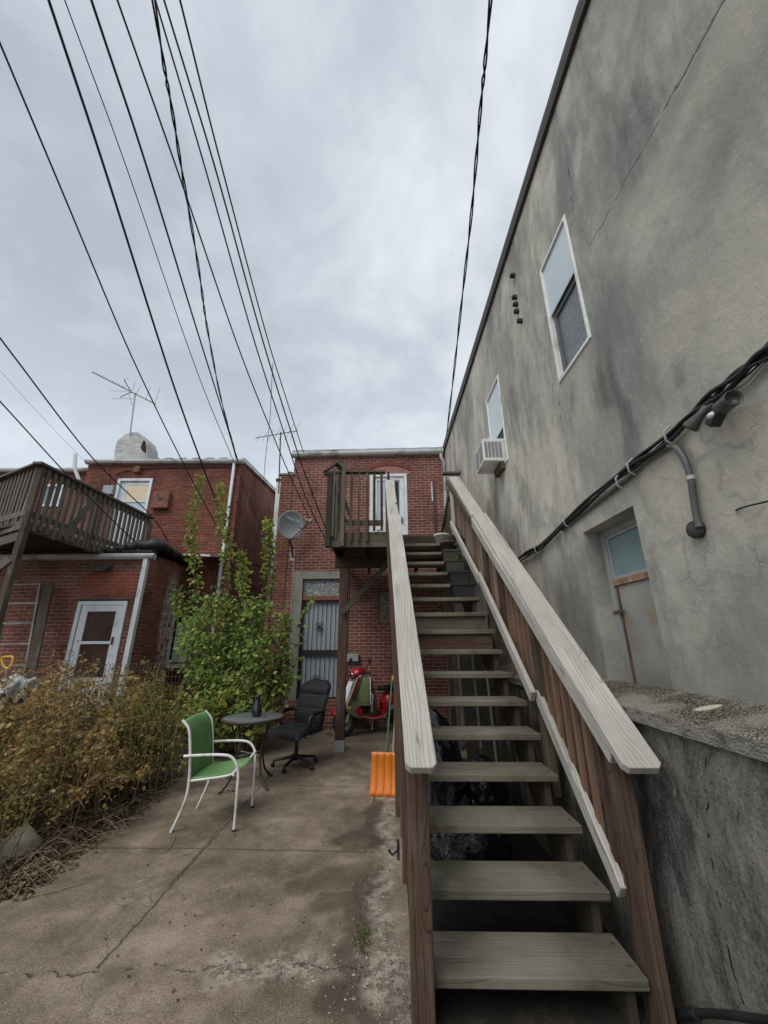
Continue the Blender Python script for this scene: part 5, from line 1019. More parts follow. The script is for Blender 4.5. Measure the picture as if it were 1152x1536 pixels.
# ================================================================== SLING CHAIRS
def rr(P, n=6): return spl(P, n)
def sling_chair(label, cloth, loc, rz, k=1.0, w=.55):
    t_ = thing('sling_chair', label, 'chair', loc, rz); hw = w / 2
    for s in (-1, 1):
        y = s * hw
        mb = MB(); mb.tube(rr([(-.30, y, .0), (-.25, y, .12), (-.205, y, .26), (-.20, y, .40), (-.215, y, .56), (-.245, y, .74), (-.27, y, .81), (-.335, y, .875)], 5), .0125, 10); mb.build('back_leg', M['whitegloss'], t_, world=False)
        mb = MB(); mb.tube(rr([(-.27, y + s * .012, .58), (-.1, y + s * .014, .588), (.07, y + s * .014, .588), (.16, y + s * .012, .57), (.215, y + s * .01, .51), (.235, y, .43), (.24, y, .30), (.245, y, .0)], 6), .0125, 10); mb.build('front_leg', M['whitegloss'], t_, world=False)
        mb = MB(); mb.tube(rr([(.237, y - s * .004, .50), (.19, y - s * .012, .44), (.12, y - s * .012, .415), (-.05, y - s * .01, .395), (-.205, y - s * .01, .38)], 5), .0115, 8); mb.build('seat_rail', M['whitegloss'], t_, world=False)
        mb = MB(); mb.lathe([(0, 0), (.016, 0), (.016, .02), (0, .02)], (.245, y, -.003), 10); mb.build('foot_cap', M['blackplastic'], t_, world=False)
    mb = MB(); mb.tube([(-.2, -hw, .375), (-.2, hw, .375)], .011, 8); mb.tube([(.19, -hw, .425), (.19, hw, .425)], .011, 8); mb.build('cross_bar', M['whitegloss'], t_, world=False)
    sc_ = [(.215, .428), (.19, .445), (.12, .43), (0, .412), (-.1, .402), (-.19, .40)]
    mb = MB()
    def sf2(u, v):
        i = u * (len(sc_) - 1); a = int(min(i, len(sc_) - 2)); f_ = i - a; x = sc_[a][0] * (1 - f_) + sc_[a + 1][0] * f_; z = sc_[a][1] * (1 - f_) + sc_[a + 1][1] * f_; return (x, (v - .5) * (w - .01), z - .018 * math.sin(math.pi * v) * math.sin(math.pi * min(u * 1.2, 1)))
    mb.grid(sf2, 10, 10, .004); mb.build('seat', M[cloth], t_, world=False)
    bk = [(-.196, .385), (-.20, .46), (-.215, .57), (-.235, .68), (-.25, .76), (-.275, .815), (-.325, .868)]
    mb = MB()
    def bf(u, v):
        i = u * (len(bk) - 1); a = int(min(i, len(bk) - 2)); f_ = i - a; x = bk[a][0] * (1 - f_) + bk[a + 1][0] * f_; z = bk[a][1] * (1 - f_) + bk[a + 1][1] * f_; return (x - .03 * math.sin(math.pi * v) * (1 - .6 * u), (v - .5) * (w - .01), z + .012 * math.sin(math.pi * v) * u ** 4)
    mb.grid(bf, 14, 10, .004); mb.build('backrest', M[cloth], t_, world=False); return t_
fA, fB, fC = atz(345.6, 1248), atz(259, 1248), atz(369, 1211); w_ = .52; cc = (fA + fB) / 2 + Vector((.0, .5 * w_, 0)); print('chair', fA, fB, fC)
sling_chair('green sling patio chair with white tubular arms on the patio', 'greencloth', (cc.x + .03, cc.y + .0, 0), math.atan2(fA.y - fB.y, fA.x - fB.x) + R(2), w=.52)
sling_chair('olive sling chair with white frame tucked behind the red scooter', 'olivecloth', (-.50, 8.40, 0), R(-84))
# ================================================================== ROUND TABLE, VASE
tc = aty(380, 1075, 5.32); tb = thing('round_table', 'round dark glass-topped patio table between the two chairs', 'table', (tc.x, 5.32, 0)); TX, TY, TZ = tc.x, 5.32, tc.z; print('table z', TZ, tc.x)
mb = MB(); mb.lathe([(0, TZ - .012), (.355, TZ - .012), (.36, TZ - .006), (.355, TZ), (0, TZ)], (TX, TY, 0), 48); mb.build('tabletop', M['tabletop'], tb)
mb = MB(); mb.lathe([(.345, TZ - .03), (.368, TZ - .03), (.372, TZ - .012), (.366, TZ + .003), (.352, TZ + .003), (.350, TZ - .013), (.345, TZ - .013)], (TX, TY, 0), 48); mb.build('rim', M['bronzeleg'], tb)
for k in range(4):
    a = R(-35 + 90 * k); d = Vector((math.cos(a), math.sin(a), 0)); c = Vector((TX, TY, 0)); mb = MB()
    mb.tube(rr([c + d * .30 + UPV * (TZ - .03), c + d * .25 + UPV * (TZ - .15), c + d * .19 + UPV * (TZ * .55), c + d * .19 + UPV * (TZ * .38), c + d * .235 + UPV * .12, c + d * .34 + UPV * .012, c + d * .37 + UPV * .008], 5), .011, 8, flat=1.3); mb.build('leg', M['bronzeleg'], tb)
for k in range(2): a = R(-35 + 90 * k); d = Vector((math.cos(a), math.sin(a), 0)); c = Vector((TX, TY, TZ * .45)); mb = MB(); mb.tube([c - d * .19, c + d * .19], .006, 6); mb.build('stretcher', M['gutter'], tb)
vx = aty(385, 1070, TY).x; mb = MB(); mb.lathe([(0, 0), (.045, 0), (.058, .02), (.062, .06), (.052, .11), (.034, .15), (.026, .185), (.025, .21), (.036, .24), (.031, .242), (.02, .212), (0, .2)], (vx, TY, TZ + .001), 24); props(mb.build('vase', M['vase'], bevel=0), 'dark glazed vase standing on the round table', 'vase')
ax = aty(397, 1072, TY).x; mb = MB(); mb.lathe([(0, 0), (.028, 0), (.035, .008), (.034, .012), (.025, .006), (0, .005)], (ax, TY - .04, TZ + .001), 16); props(mb.build('ashtray', M['rustred']), 'tiny reddish dish beside the vase on the round table', 'dish')
# ================================================================== OFFICE CHAIR
oc0 = atz(443, 1150); oc = thing('office_chair', 'black padded office chair on a five-star caster base', 'office chair', (oc0.x, oc0.y, 0), R(180 + 56)); print('office', oc0)
def O(mb, n, m): return mb.build(n, M[m], oc, world=False)
mb = MB(); mb.tube([(0, 0, .08), (0, 0, .22)], .028, 12); mb.tube([(0, 0, .2), (0, 0, .38)], .022, 12); O(mb, 'gas_lift', 'blackplastic')
for k in range(5):
    a = R(18 + 72 * k); d = Vector((math.cos(a), math.sin(a), 0)); mb = MB(); mb.tube([d * .0 + UPV * .115, d * .06 + UPV * .115, d * .29 + UPV * .075], [.035, .03, .02], 8, flat=.7); lg = O(mb, 'base_arm', 'blackplastic')
    mb = MB(); s_ = d.cross(UPV)
    for q in (-1, 1): mb.lathe([(0, -.009), (.024, -.009), (.026, 0), (.024, .009), (0, .009)], d * .30 + s_ * q * .014 + UPV * .028, 12, Matrix((d, UPV, s_)).transposed())
    mb.tube([d * .29 + UPV * .08, d * .295 + UPV * .045], .012, 6); O(mb, 'caster', 'blackplastic')
mb = MB(); mb.box((-.1, -.1, .37), (.1, .1, .40)); mb.tube([(.05, .08, .385), (.06, .24, .375)], .007, 6); O(mb, 'tilt_plate', 'blackplastic')
mb = MB()
def cush(u, v):
    x = -.25 + .52 * u; y = (v - .5) * .54; e = max(0, 1 - (abs(2 * u - 1)) ** 5) ** .35 * max(0, 1 - (abs(2 * v - 1)) ** 6) ** .35; return (x, y, .425 + .07 * e - .05 * max(0, u - .7) / .3 + .006 * math.cos(v * 12))
mb.grid(cush, 22, 22)
mb.grid(lambda u, v: (cush(u, 1 - v)[0], cush(u, 1 - v)[1], .425 - .035 * max(0, 1 - abs(2 * u - 1) ** 4) ** .4 * max(0, 1 - abs(2 * v - 1) ** 4) ** .4 - .05 * max(0, u - .7) / .3), 22, 22); O(mb, 'seat', 'leather')
mb = MB()
def bkf(u, v, s_):
    z = .43 + .61 * u; wv = (.265 + .02 * math.sin(u * 2.6)) * (1 - .45 * max(0, (u - .82) / .18) ** 2.2) * (1 - .12 * max(0, (.15 - u) / .15)); y = (2 * v - 1) * wv
    e = max(0, 1 - abs(2 * v - 1) ** 5) ** .35 * max(0, 1 - abs(2 * u - 1) ** 9) ** .4; x0 = -.225 - .17 * u + .05 * math.sin(u * 3.1)
    th = .058 + (.026 * math.exp(-((u - .83) / .1) ** 2) + .016 * math.exp(-((u - .25) / .16) ** 2)) - .012 * math.exp(-((u - .70) / .02) ** 2) - .010 * math.exp(-((u - .42) / .012) ** 2) - (.005 * math.exp(-((abs(2 * v - 1) - .35) / .04) ** 2) if u < .7 else 0)
    return (x0 + s_ * th * e - .0, y, z)
mb.grid(lambda u, v: bkf(u, 1 - v, 1), 60, 26); mb.grid(lambda u, v: (bkf(u, v, -.6)), 30, 20); O(mb, 'backrest', 'leather')
for s in (-1, 1):
    mb = MB(); mb.tube(rr([(-.24, s * .25, .62), (-.16, s * .285, .655), (-.02, s * .29, .645), (.06, s * .29, .60), (.07, s * .285, .53), (.0, s * .27, .45), (-.06, s * .22, .40)], 6), .02, 10, flat=1.3); ar = O(mb, 'armrest', 'blackplastic')
    mb = MB(); mb.ell((-.08, s * .288, .665), (.12, .028, .018), e=.8); O(mb, 'arm_pad', 'leather')
# ================================================================== SCOOTER
sco = thing('motor_scooter', 'red and silver motor scooter parked under the deck', 'scooter', (-.20, 8.08, 0), R(217))
def Q(mb, n, m, par=None, **k):
    if par is None: return mb.build(n, M[m], sco, world=False, **k)
    WM[par] = Matrix.Identity(4); return mb.build(n, M[m], par, world=False, **k)
SY = Matrix(((1, 0, 0), (0, 0, 1), (0, 1, 0)))
def wheel(x, nm):
    mb = MB(); mb.lathe([(.125, -.045), (.19, -.055), (.222, -.03), (.23, 0), (.222, .03), (.19, .055), (.125, .045), (.12, 0), (.125, -.045)], (x, 0, .23), 28, SY); w = Q(mb, nm, 'rubber')
    mb = MB(); mb.lathe([(.0, -.03), (.04, -.035), (.05, -.02), (.11, -.03), (.127, -.045), (.127, .045), (.11, .03), (.05, .02), (.04, .035), (0, .03)], (x, 0, .23), 20, SY); Q(mb, 'rim', 'silverpaint', w)
wheel(.60, 'wheel'); wheel(-.62, 'wheel')
def loft(secs, nm, m, par=None):   # secs: list of (x, z, half width y, half height z) superellipse sections along x
    mb = MB(); n = 16; vs = []
    for x, z, hy, hz_ in secs:
        for k in range(n):
            a = 2 * math.pi * k / n; f_ = lambda q: math.copysign(abs(q) ** .75, q); vs.append((x, hy * f_(math.cos(a)), z + hz_ * f_(math.sin(a))))
    fs = [(i * n + k, (i + 1) * n + k, (i + 1) * n + (k + 1) % n, i * n + (k + 1) % n) for i in range(len(secs) - 1) for k in range(n)]
    mb.add(vs, fs + [tuple(range(n)), tuple(reversed(range((len(secs) - 1) * n, len(secs) * n)))], None, True); return Q(mb, nm, m, par)
mb = MB()
mb.grid(lambda u, v: (.60 + .275 * math.cos(R(20 + 150 * u)), (v - .5) * .15, .24 + .275 * math.sin(R(20 + 150 * u)) + .02 * math.sin(math.pi * v)), 14, 6, .006); Q(mb, 'front_fender', 'redpaint')
mb = MB()
for s in (-1, 1): mb.tube([(.60, s * .075, .23), (.54, s * .07, .42), (.50, s * .05, .55)], .018, 8)
Q(mb, 'fork', 'silverpaint')
def shield(u, v, k=0):   # front leg shield
    z = .34 + .64 * u; w_ = .15 + .06 * math.sin(u * 2.6) - .14 * max(0, u - .7); y = (2 * v - 1) * w_; x = .62 - .26 * u - (.24 - .12 * u) * (abs(2 * v - 1) ** 1.7) + .05 * math.sin(u * 3.1)
    return (x + k, y, z)
pf = [(.60, .40), (.645, .47), (.63, .56), (.55, .70), (.47, .84), (.42, .95), (.375, 1.01), (.31, 1.0), (.335, .90), (.385, .76), (.40, .62), (.37, .48), (.30, .36), (.33, .28), (.42, .29), (.52, .33)]
mb = MB(); mb.prism([(x, -.17 * (1 - .25 * max(0, z - .6)), z) for x, z in pf], (0, .33, 0)); shp = Q(mb, 'leg_shield', 'silverpaint', bevel=.035, segs=3)
for s in (-1, 1):
    o_ = s * .172
    mb = MB(); mb.prism([(x, o_, z) for x, z in ((.635, .50), (.645, .545), (.50, .83), (.43, .97), (.40, .95), (.47, .80), (.57, .62))], (0, s * .006, 0)); Q(mb, 'red_trim', 'redpaint', shp)
    mb = MB(); mb.prism([(x, o_, z) for x, z in ((.56, .60), (.50, .72), (.43, .84), (.44, .74), (.50, .60))], (0, s * .004, 0)); Q(mb, 'side_vent', 'vent', shp)
    mb = MB(); mb.prism([(x, o_, z) for x, z in ((.40, .50), (.50, .42), (.42, .33), (.34, .33))], (0, s * .005, 0)); Q(mb, 'lower_trim', 'redpaint', shp)
    mb = MB(); mb.ell((.585, s * .13, .47), (.04, .05, .035)); Q(mb, 'indicator', 'amber')
mb = MB(); mb.prism([(.655, -.10, .50), (.655, .10, .50), (.475, .07, .88), (.475, -.07, .88)], (.012, 0, .006)); Q(mb, 'front_panel', 'white', shp)
mb = MB(); mb.ell((.63, 0, .455), (.05, .10, .05)); Q(mb, 'lower_lamp', 'chrome')
loft([(.60, .47, .02, .02), (.58, .47, .08, .06), (.52, .48, .13, .085), (.42, .48, .14, .06)], 'lower_cowl', 'silverpaint')
loft([(.50, .98, .02, .02), (.47, 1.0, .09, .06), (.38, 1.04, .16, .085), (.28, 1.04, .17, .065), (.20, 1.02, .08, .035)], 'headset', 'redpaint')
mb = MB(); mb.ell((.48, 0, 1.0), (.03, .07, .04)); Q(mb, 'headlight', 'chrome')
mb = MB(); mb.tube([(.30, -.33, 1.03), (.32, -.15, 1.04), (.32, .15, 1.04), (.30, .33, 1.03)], .012, 8); hb = Q(mb, 'handlebar', 'blackmetal')
for s in (-1, 1):
    mb = MB(); mb.tube([(.30, s * .34, 1.03), (.31, s * .21, 1.035)], .018, 10); Q(mb, 'grip', 'rubber', hb)
    mb = MB(); mb.tube([(.31, s * .2, 1.04), (.30, s * .25, 1.14), (.29, s * .29, 1.20)], .006, 6); mb.ell((.285, s * .32, 1.235), (.012, .06, .04)); Q(mb, 'mirror', 'blackplastic', hb)
loft([(.40, .40, .10, .06), (.30, .29, .15, .05), (.10, .255, .165, .045), (-.12, .26, .165, .045), (-.26, .33, .15, .07)], 'floorboard', 'redpaint')
loft([(.26, .30, .13, .03), (.1, .298, .13, .02), (-.12, .30, .13, .02), (-.2, .33, .1, .02)], 'floor_mat', 'blackplastic')
mb = MB()
for s in (-1, 1): mb.tube([(.34, s * .155, .31), (.1, s * .172, .25), (-.14, s * .172, .26), (-.22, s * .165, .31)], .018, 8, flat=.6)
Q(mb, 'side_skirt', 'silverpaint')
loft([(-.24, .45, .10, .14), (-.34, .52, .15, .15), (-.52, .56, .165, .13), (-.72, .60, .15, .10), (-.88, .65, .10, .06), (-.95, .67, .04, .03)], 'rear_body', 'redpaint')
loft([(-.30, .40, .13, .08), (-.50, .40, .15, .07), (-.72, .45, .12, .05)], 'rear_lower_panel', 'silverpaint')
loft([(-.16, .72, .07, .03), (-.24, .73, .12, .045), (-.45, .735, .14, .05), (-.62, .76, .14, .055), (-.80, .77, .11, .045), (-.88, .76, .05, .02)], 'saddle', 'leather')
mb = MB(); mb.tube([(-.28, -.13, .25), (-.5, -.16, .26), (-.6, -.17, .30), (-.88, -.17, .36)], [.02, .03, .05, .055], 12); Q(mb, 'exhaust', 'chrome')
loft([(-.3, .3, .09, .07), (-.45, .28, .11, .09), (-.62, .25, .08, .06)], 'engine', 'blackmetal')
mb = MB(); mb.ell((-.94, 0, .62), (.025, .08, .035)); Q(mb, 'tail_light', 'redpaint'); mb = MB(); mb.tube([(-.72, .14, .78), (-.92, .12, .80), (-.95, 0, .80), (-.92, -.12, .80), (-.72, -.14, .78)], .01, 6); Q(mb, 'rear_rack', 'chrome')
mb = MB(); mb.tube([(-.2, .1, .22), (-.18, .16, .0)], .01, 6); Q(mb, 'side_stand', 'blackmetal')
# ================================================================== SHOVEL AND POLES
b0_ = atz(556, 1195); sh = thing('snow_shovel', 'orange plastic snow shovel with wooden handle leaning on the stairs', 'snow shovel', (b0_.x + .2, b0_.y, 0))
ex = Vector((1, -.16, 0)).normalized(); bk_ = Vector((.03, .26, .95)).normalized(); nrm_ = ex.cross(bk_).normalized(); tl_ = .40
def blade(u, v):  # v up, u across
    cv = .085 * (v - .35) ** 2 * 2 - .03; rib = .013 * abs(math.sin(u * math.pi * 6)) ** .6 if .04 < v < .96 else 0
    return b0_ + ex * (.46 * u) + UPV * .006 + bk_ * (tl_ * v) + nrm_ * (cv + rib) + ex * .02 * (1 - v) * (2 * u - 1)
mb = MB(); mb.grid(blade, 66, 12, .004); mb.build('blade', M['orange'], sh)
ht = Vector((.185, b0_.y + .52, 1.06)); hb0 = b0_ + ex * .23 + bk_ * .34 + nrm_ * -.02
mb = MB(); mb.tube([hb0, ht], .014, 10); mb.build('handle', M['plank'], sh)
dh = (ht - hb0).normalized(); mb = MB(); mb.tube(spl([ht - dh * .03, ht + dh * .03 - ex * .045, ht + dh * .10 - ex * .055, ht + dh * .125, ht + dh * .10 + ex * .055, ht + dh * .03 + ex * .045, ht - dh * .03], 5), .013, 8); mb.build('grip', M['yellow'], sh)
g_ = MB(); a = aty(582, 1146, b0_.y + .22); a.z = .0; a = Vector((b0_.x + .14, b0_.y + .2, .0)); g_.tube([a, Vector((.125, b0_.y + .62, 1.15))], .011, 8); props(g_.build('pole', M['greenpole']), 'thin green pole leaning on the stairs behind the orange shovel', 'pole')
g_ = MB(); g_.tube([a + Vector((.1, .03, 0)), Vector((.18, b0_.y + .66, 1.22))], .012, 8); props(g_.build('pole', M['plank']), 'bare wooden pole leaning on the stairs beside the green one', 'pole')
# ================================================================== THINGS UNDER AND ON THE STAIRS
from mathutils import noise as NZ
def bag(label, c, r, h, mat, seed, group='rubbish bags under the stairs'):
    mb = MB(); n, m = 44, 26; vs = []
    for i in range(m + 1):
        t_ = math.pi * i / m
        for k in range(n):
            a = 2 * math.pi * k / n; p = Vector((math.sin(t_) * math.cos(a), math.sin(t_) * math.sin(a), -math.cos(t_)))
            q = p * 2.2 + Vector((seed, 0, 0)); w_ = 1 + .22 * NZ.noise(q) + .10 * abs(NZ.noise(q * 3)) + .05 * abs(NZ.noise(q * 8)); z = max((p.z * w_ + .75) * h * .55, 0)
            if p.z > .8: w_ *= 1 - (p.z - .8) * 3.2; z += (p.z - .8) * h * .5
            vs.append((c[0] + p.x * w_ * r, c[1] + p.y * w_ * r, z))
    fs = [(i * n + k, i * n + (k + 1) % n, (i + 1) * n + (k + 1) % n, (i + 1) * n + k) for i in range(m) for k in range(n)]
    mb.add(vs, fs, None, True); props(mb.build('rubbish_bag', M[mat]), label, 'rubbish bag', group)
bag('shiny black rubbish bag nearest under the lower treads', (.62, 3.45, 0), .27, .42, 'bag', 1)
bag('knotted black rubbish bag behind the first one under the stairs', (.50, 4.15, 0), .29, .62, 'bag', 5)
bag('black rubbish bag furthest back under the stairs', (.55, 4.9, 0), .28, .80, 'bag', 9)
bag('crumpled clear plastic bag beside the black bags under the stairs', (.33, 3.85, 0), .15, .52, 'clearbag', 14)
bag('black rubbish bag against the garden wall under the stairs', (.92, 4.3, 0), .22, .5, 'bag', 22)
for i, (x, y, w_, h_) in enumerate(((.98, 5.0, .14, 1.75), (1.14, 5.0, .12, 1.9), (.80, 5.05, .06, 1.45), (1.28, 4.98, .10, 1.7), (1.42, 4.99, .11, 1.85))):
    mb = MB(); mb.board((x, y - .2, 0), (x + .02, y + .1, h_), w_, .03, (0, -1, 0)); props(mb.build('plank', M['deckwood']), ('broad mossy plank standing upright behind the middle treads', 'tallest mossy plank standing beside the garden wall end', 'narrow lath standing left of the upright planks behind the treads', 'upright plank at the end of the garden wall coping', 'rightmost upright plank by the stucco wall behind the stairs')[i], 'plank', 'planks standing behind the stairs')
def planter(label, i, x, w_, d_, h_, mat, soil=.85, weeds=0):
    z = (i + 1) * RISE; c = S(x, i * RUN + .125, z); t_ = thing('planter', label, 'planter', c, -SA, 'planters on the upper stair treads')
    mb = MB(); k = .82
    def P(a, b, zz, s_): return (a * w_ / 2 * s_, b * d_ / 2 * s_, zz)
    cs = ((-1, -1), (1, -1), (1, 1), (-1, 1)); vs = [P(a, b, 0, k) for a, b in cs] + [P(a, b, h_, 1) for a, b in cs] + [P(a, b, h_, .9) for a, b in cs] + [P(a, b, h_ * .8, .86) for a, b in cs]
    fs = [(3, 2, 1, 0)] + [(j + 4 * q, (j + 1) % 4 + 4 * q, (j + 1) % 4 + 4 * q + 4, j + 4 * q + 4) for q in range(3) for j in range(4)]
    mb.add(vs, fs); mb.build('box', M[mat], t_, world=False, bevel=.006, segs=2)
    mb = MB(); mb.add([P(a * 1.07, b * 1.07, h_ - .022, 1) for a, b in cs] + [P(a * 1.07, b * 1.07, h_ + .003, 1) for a, b in cs] + [P(a, b, h_ + .003, .92) for a, b in cs] + [P(a, b, h_ - .022, .92) for a, b in cs], [(j + 4 * q, (j + 1) % 4 + 4 * q, ((j + 1) % 4 + 4 * q + 4) % 16, (j + 4 * q + 4) % 16) for q in range(4) for j in range(4)]); mb.build('rim', M[mat], t_, world=False)
    mb = MB(); mb.add([P(a, b, h_ * soil, .88) for a, b in cs], [(0, 1, 2, 3)]); mb.build('soil', M['soil'], t_, world=False)
    return t_
planter('dark brown planter trough, lowest on the stair treads', 10, .955, .26, .20, .165, 'planter')
planter('brown planter directly above the lowest trough on the stairs', 11, .96, .235, .19, .165, 'planter')
pw = planter('faded planter with straggly weeds in the middle of the stair row', 12, .96, .24, .2, .17, 'planterpale', 1.0)
planter('faded square planter just above the weedy one on the stairs', 13, .96, .22, .2, .17, 'planterpale')
for i, (lb, m_, r, h_, x) in enumerate((('small dark round pot below the white bucket on the stairs', 'planterpale', .10, .17, .96), ('grubby white bucket, topmost of the pots on the stairs', 'bucket', .11, .16, .92))):
    c = S(x, (14 + i) * RUN + .12, (15 + i) * RISE); t_ = thing('flower_pot', lb, 'pot', c, 0, 'planters on the upper stair treads'); mb = MB(); mb.lathe([(0, 0), (r * .8, 0), (r, h_ - .03), (r * 1.1, h_ - .03), (r * 1.12, h_), (r * .98, h_), (r * .95, h_ - .05), (0, h_ - .05)], (0, 0, 0), 28); mb.build('pot_body', M[m_], t_, world=False)
# hose at the lower right
hz_ = thing('garden_hose', 'black garden hose draped against the garden wall in the lower right corner', 'hose', atx(1010, 1522, 1.22))
mb = MB(); mb.tube(spl([atx(x, y, 1.225) for x, y in ((968, 1488), (982, 1508), (1000, 1519), (1030, 1520), (1080, 1521), (1152, 1531), (1260, 1545))]), .013, 10); mb.tube(spl([atx(x, y, 1.215) for x, y in ((1040, 1521), (1018, 1526), (1008, 1540), (1004, 1580))]), .012, 10); mb.build('hose_pipe', M['cable'], hz_)
mb = MB(); a = atx(1018, 1521, 1.225); b = atx(1046, 1521, 1.225); mb.tube([a, b], .019, 10); mb.build('coupling', M['blackmetal'], hz_)
# rock, crumbled mortar
def rock(c, r, seed, name, label, mat='rock'):
    mb = MB(); n, m = 18, 10; vs = []
    for i in range(m + 1):
        t_ = math.pi * i / m
        for k in range(n): a = 2 * math.pi * k / n; p = Vector((math.sin(t_) * math.cos(a), math.sin(t_) * math.sin(a), -math.cos(t_))); w_ = 1 + .35 * NZ.noise(p * 1.6 + Vector((seed, 0, 0))) + .12 * NZ.noise(p * 5 + Vector((seed, 3, 0))); vs.append((c[0] + p.x * w_ * r[0], c[1] + p.y * w_ * r[1], c[2] + p.z * w_ * r[2]))
    mb.add(vs, [(i * n + k, i * n + (k + 1) % n, (i + 1) * n + (k + 1) % n, (i + 1) * n + k) for i in range(m) for k in range(n)], None, True); props(mb.build(name, M[mat]), label, 'rock')
c = atz(22, 1290); rock((c.x, c.y, .07), (.13, .12, .12), 4, 'rock', 'pale rounded rock at the edge of the brown shrubs')
random.seed(33); mb = MB()
oc_ = [Vector(v) for v in ((1, 0, 0), (-1, 0, 0), (0, 1, 0), (0, -1, 0), (0, 0, 1), (0, 0, -1))]; of_ = [(0, 2, 4), (2, 1, 4), (1, 3, 4), (3, 0, 4), (2, 0, 5), (1, 2, 5), (3, 1, 5), (0, 3, 5)]
def pebble(x, y, r):
    a = random.uniform(0, 6.28); ca, sa = math.cos(a), math.sin(a); s1, s2, s3 = [random.uniform(.6, 1.3) for _ in range(3)]; tn = random.random()
    vs = [(x + r * (v.x * ca * s1 - v.y * sa * s2) + random.uniform(-.2, .2) * r, y + r * (v.x * sa * s1 + v.y * ca * s2), r * .25 + v.z * r * .6 * s3) for v in oc_]; mb.add(vs, of_, [(tn, 0, 0)] * 6)
for (a, b, s_, n, r0) in (((585, 1215), (575, 1290), .04, 60, .004), ((575, 1290), (560, 1400), .07, 150, .005), ((560, 1390), (590, 1510), .11, 320, .0055), ((330, 1455), (560, 1450), .04, 150, .005), ((540, 1460), (590, 1540), .14, 200, .006), ((150, 1400), (520, 1220), .5, 60, .004)):
    A, B = atz(*a), atz(*b)
    for _ in range(n): p = A.lerp(B, random.random()); pebble(p.x + random.gauss(0, s_), p.y + random.gauss(0, s_), r0 * random.choice((.5, .7, .8, 1, 1.7)))
t = NT('pebbles'); x_, _, _ = t.sep(t.gco()); M['pebbles'] = t.fin(t.ramp(x_, [(0, (.10, .08, .06)), (.6, (.24, .20, .16)), (1, (.45, .41, .35))]), .9)
props(mb.build('gravel', M['pebbles'], origin=(0, 0, 0)), 'loose pebbles and crumbled mortar along the patio cracks', 'gravel', kind='stuff')
# ================================================================== PLANTS
def leaf(mb, c, d, nrm, L, W, rv, curl=.15):
    d = Vector(d).normalized(); s_ = d.cross(nrm)
    if s_.length < 1e-3: s_ = d.orthogonal()
    s_.normalize(); n = s_.cross(d); c = Vector(c)
    vs = [c, c + d * L * .30 - s_ * W * .5 + n * L * .06, c + d * L * .66 - s_ * W * .42 + n * L * .03, c + d * L - n * L * curl, c + d * L * .66 + s_ * W * .42 + n * L * .03, c + d * L * .30 + s_ * W * .5 + n * L * .06]
    b = len(mb.v); mb.v += [tuple(v) for v in vs]; mb.g += [(rv, 0, 0)] * 6; mb.f += [(b, b + 3, b + 2, b + 1), (b, b + 5, b + 4, b + 3)]; mb.sm += [True, True]
def rv3(k=1): return Vector((random.gauss(0, k), random.gauss(0, k), random.gauss(0, k)))
def leafy(mb, path, n, spread, L, droop=.3, up=.8, rb=.0):
    for _ in range(n):
        t_ = random.random(); i = t_ * (len(path) - 1); a = int(min(i, len(path) - 2)); p = path[a].lerp(path[a + 1], i - a)
        o_ = rv3(); o_.z *= .7; o_.normalize(); k = spread * random.random() ** .6 * (1 - .35 * t_); c = p + o_ * k
        d = (o_ + Vector((0, 0, -droop)) + rv3(.35)).normalized(); n_ = (Vector((0, -.3, up)) + rv3(.45)).normalized(); s_ = random.uniform(.4, 1.3)
        leaf(mb, c, d, n_, L * s_, L * s_ * random.uniform(.6, .85), min(1, max(0, random.gauss(.45 + rb, .22))))
random.seed(101)
tr = thing('tall_shrub', 'tall airy yellow-green shrub growing between the two brick houses', 'shrub', (-2.7, 7.2, 0))
Ys = 7.15
stems = [((330, 1085), (300, 960), (291, 850), (288, 790), (303, 712), 7.3, 260, .15), ((345, 1085), (345, 960), (342, 850), (336, 790), (330, 728), 7.3, 230, .13), ((385, 1085), (392, 960), (402, 880), (404, 820), (402, 780), 7.4, 240, .13), ((360, 1085), (362, 980), (366, 900), (364, 860), (362, 826), 7.1, 120, .10), ((300, 1085), (282, 1000), (275, 930), (268, 905), (266, 885), 7.3, 140, .15), ((380, 1085), (385, 1000), (388, 940), (384, 915), (380, 900), 6.9, 160, .16)]
for _ in range(34):
    x = random.uniform(272, 425); y = random.uniform(895, 1035) if x > 300 else random.uniform(930, 1035); xb = random.uniform(310, 395); stems.append(((xb, 1090), ((xb * .6 + x * .4), 1060 * .5 + y * .5 + 20), ((xb * .25 + x * .75), y * .75 + 1080 * .25 - 15), (x, y), (x + random.uniform(-14, 14), y - random.uniform(-12, 18)), random.uniform(6.5, 7.45), 95, .25))
for (x, y) in ((440, 965), (448, 985), (432, 940), (425, 920), (445, 1010)): stems.append(((395, 1080), (405, 1030), (418, y + 35), (430, y + 10), (x, y), 7.0, 90, .16))
mt_ = MB(); ml = MB(); my = MB()
for st in stems:
    P = [aty(px, py, st[5] + random.uniform(-.06, .06)) for px, py in st[:5]]; P[0].z = 0; P = spl(P, 5); mt_.tube(P, [.016 - .013 * i / (len(P) - 1) for i in range(len(P))], 6)
    a = len(P) // 3; leafy(ml, P[a:], int(st[6] * 1.3), st[7] * random.uniform(.8, 1.3), .074)
    if st[4][1] < 850: leafy(my, P[int(len(P) * .55):], 130, .14, .078)
for _ in range(500):
    px, py = random.uniform(268, 432), random.uniform(900, 1085); p = aty(px, py, random.uniform(6.4, 7.3)); leaf(ml, p, rv3(), Vector((0, -.4, .8)) + rv3(.4), .07, .05, max(0, random.gauss(.4, .2)))
mt_.build('trunk', M['bark'], tr); ml.build('crown', M['leaf'], tr); my.build('young_leaves', M['leaftop'], tr)
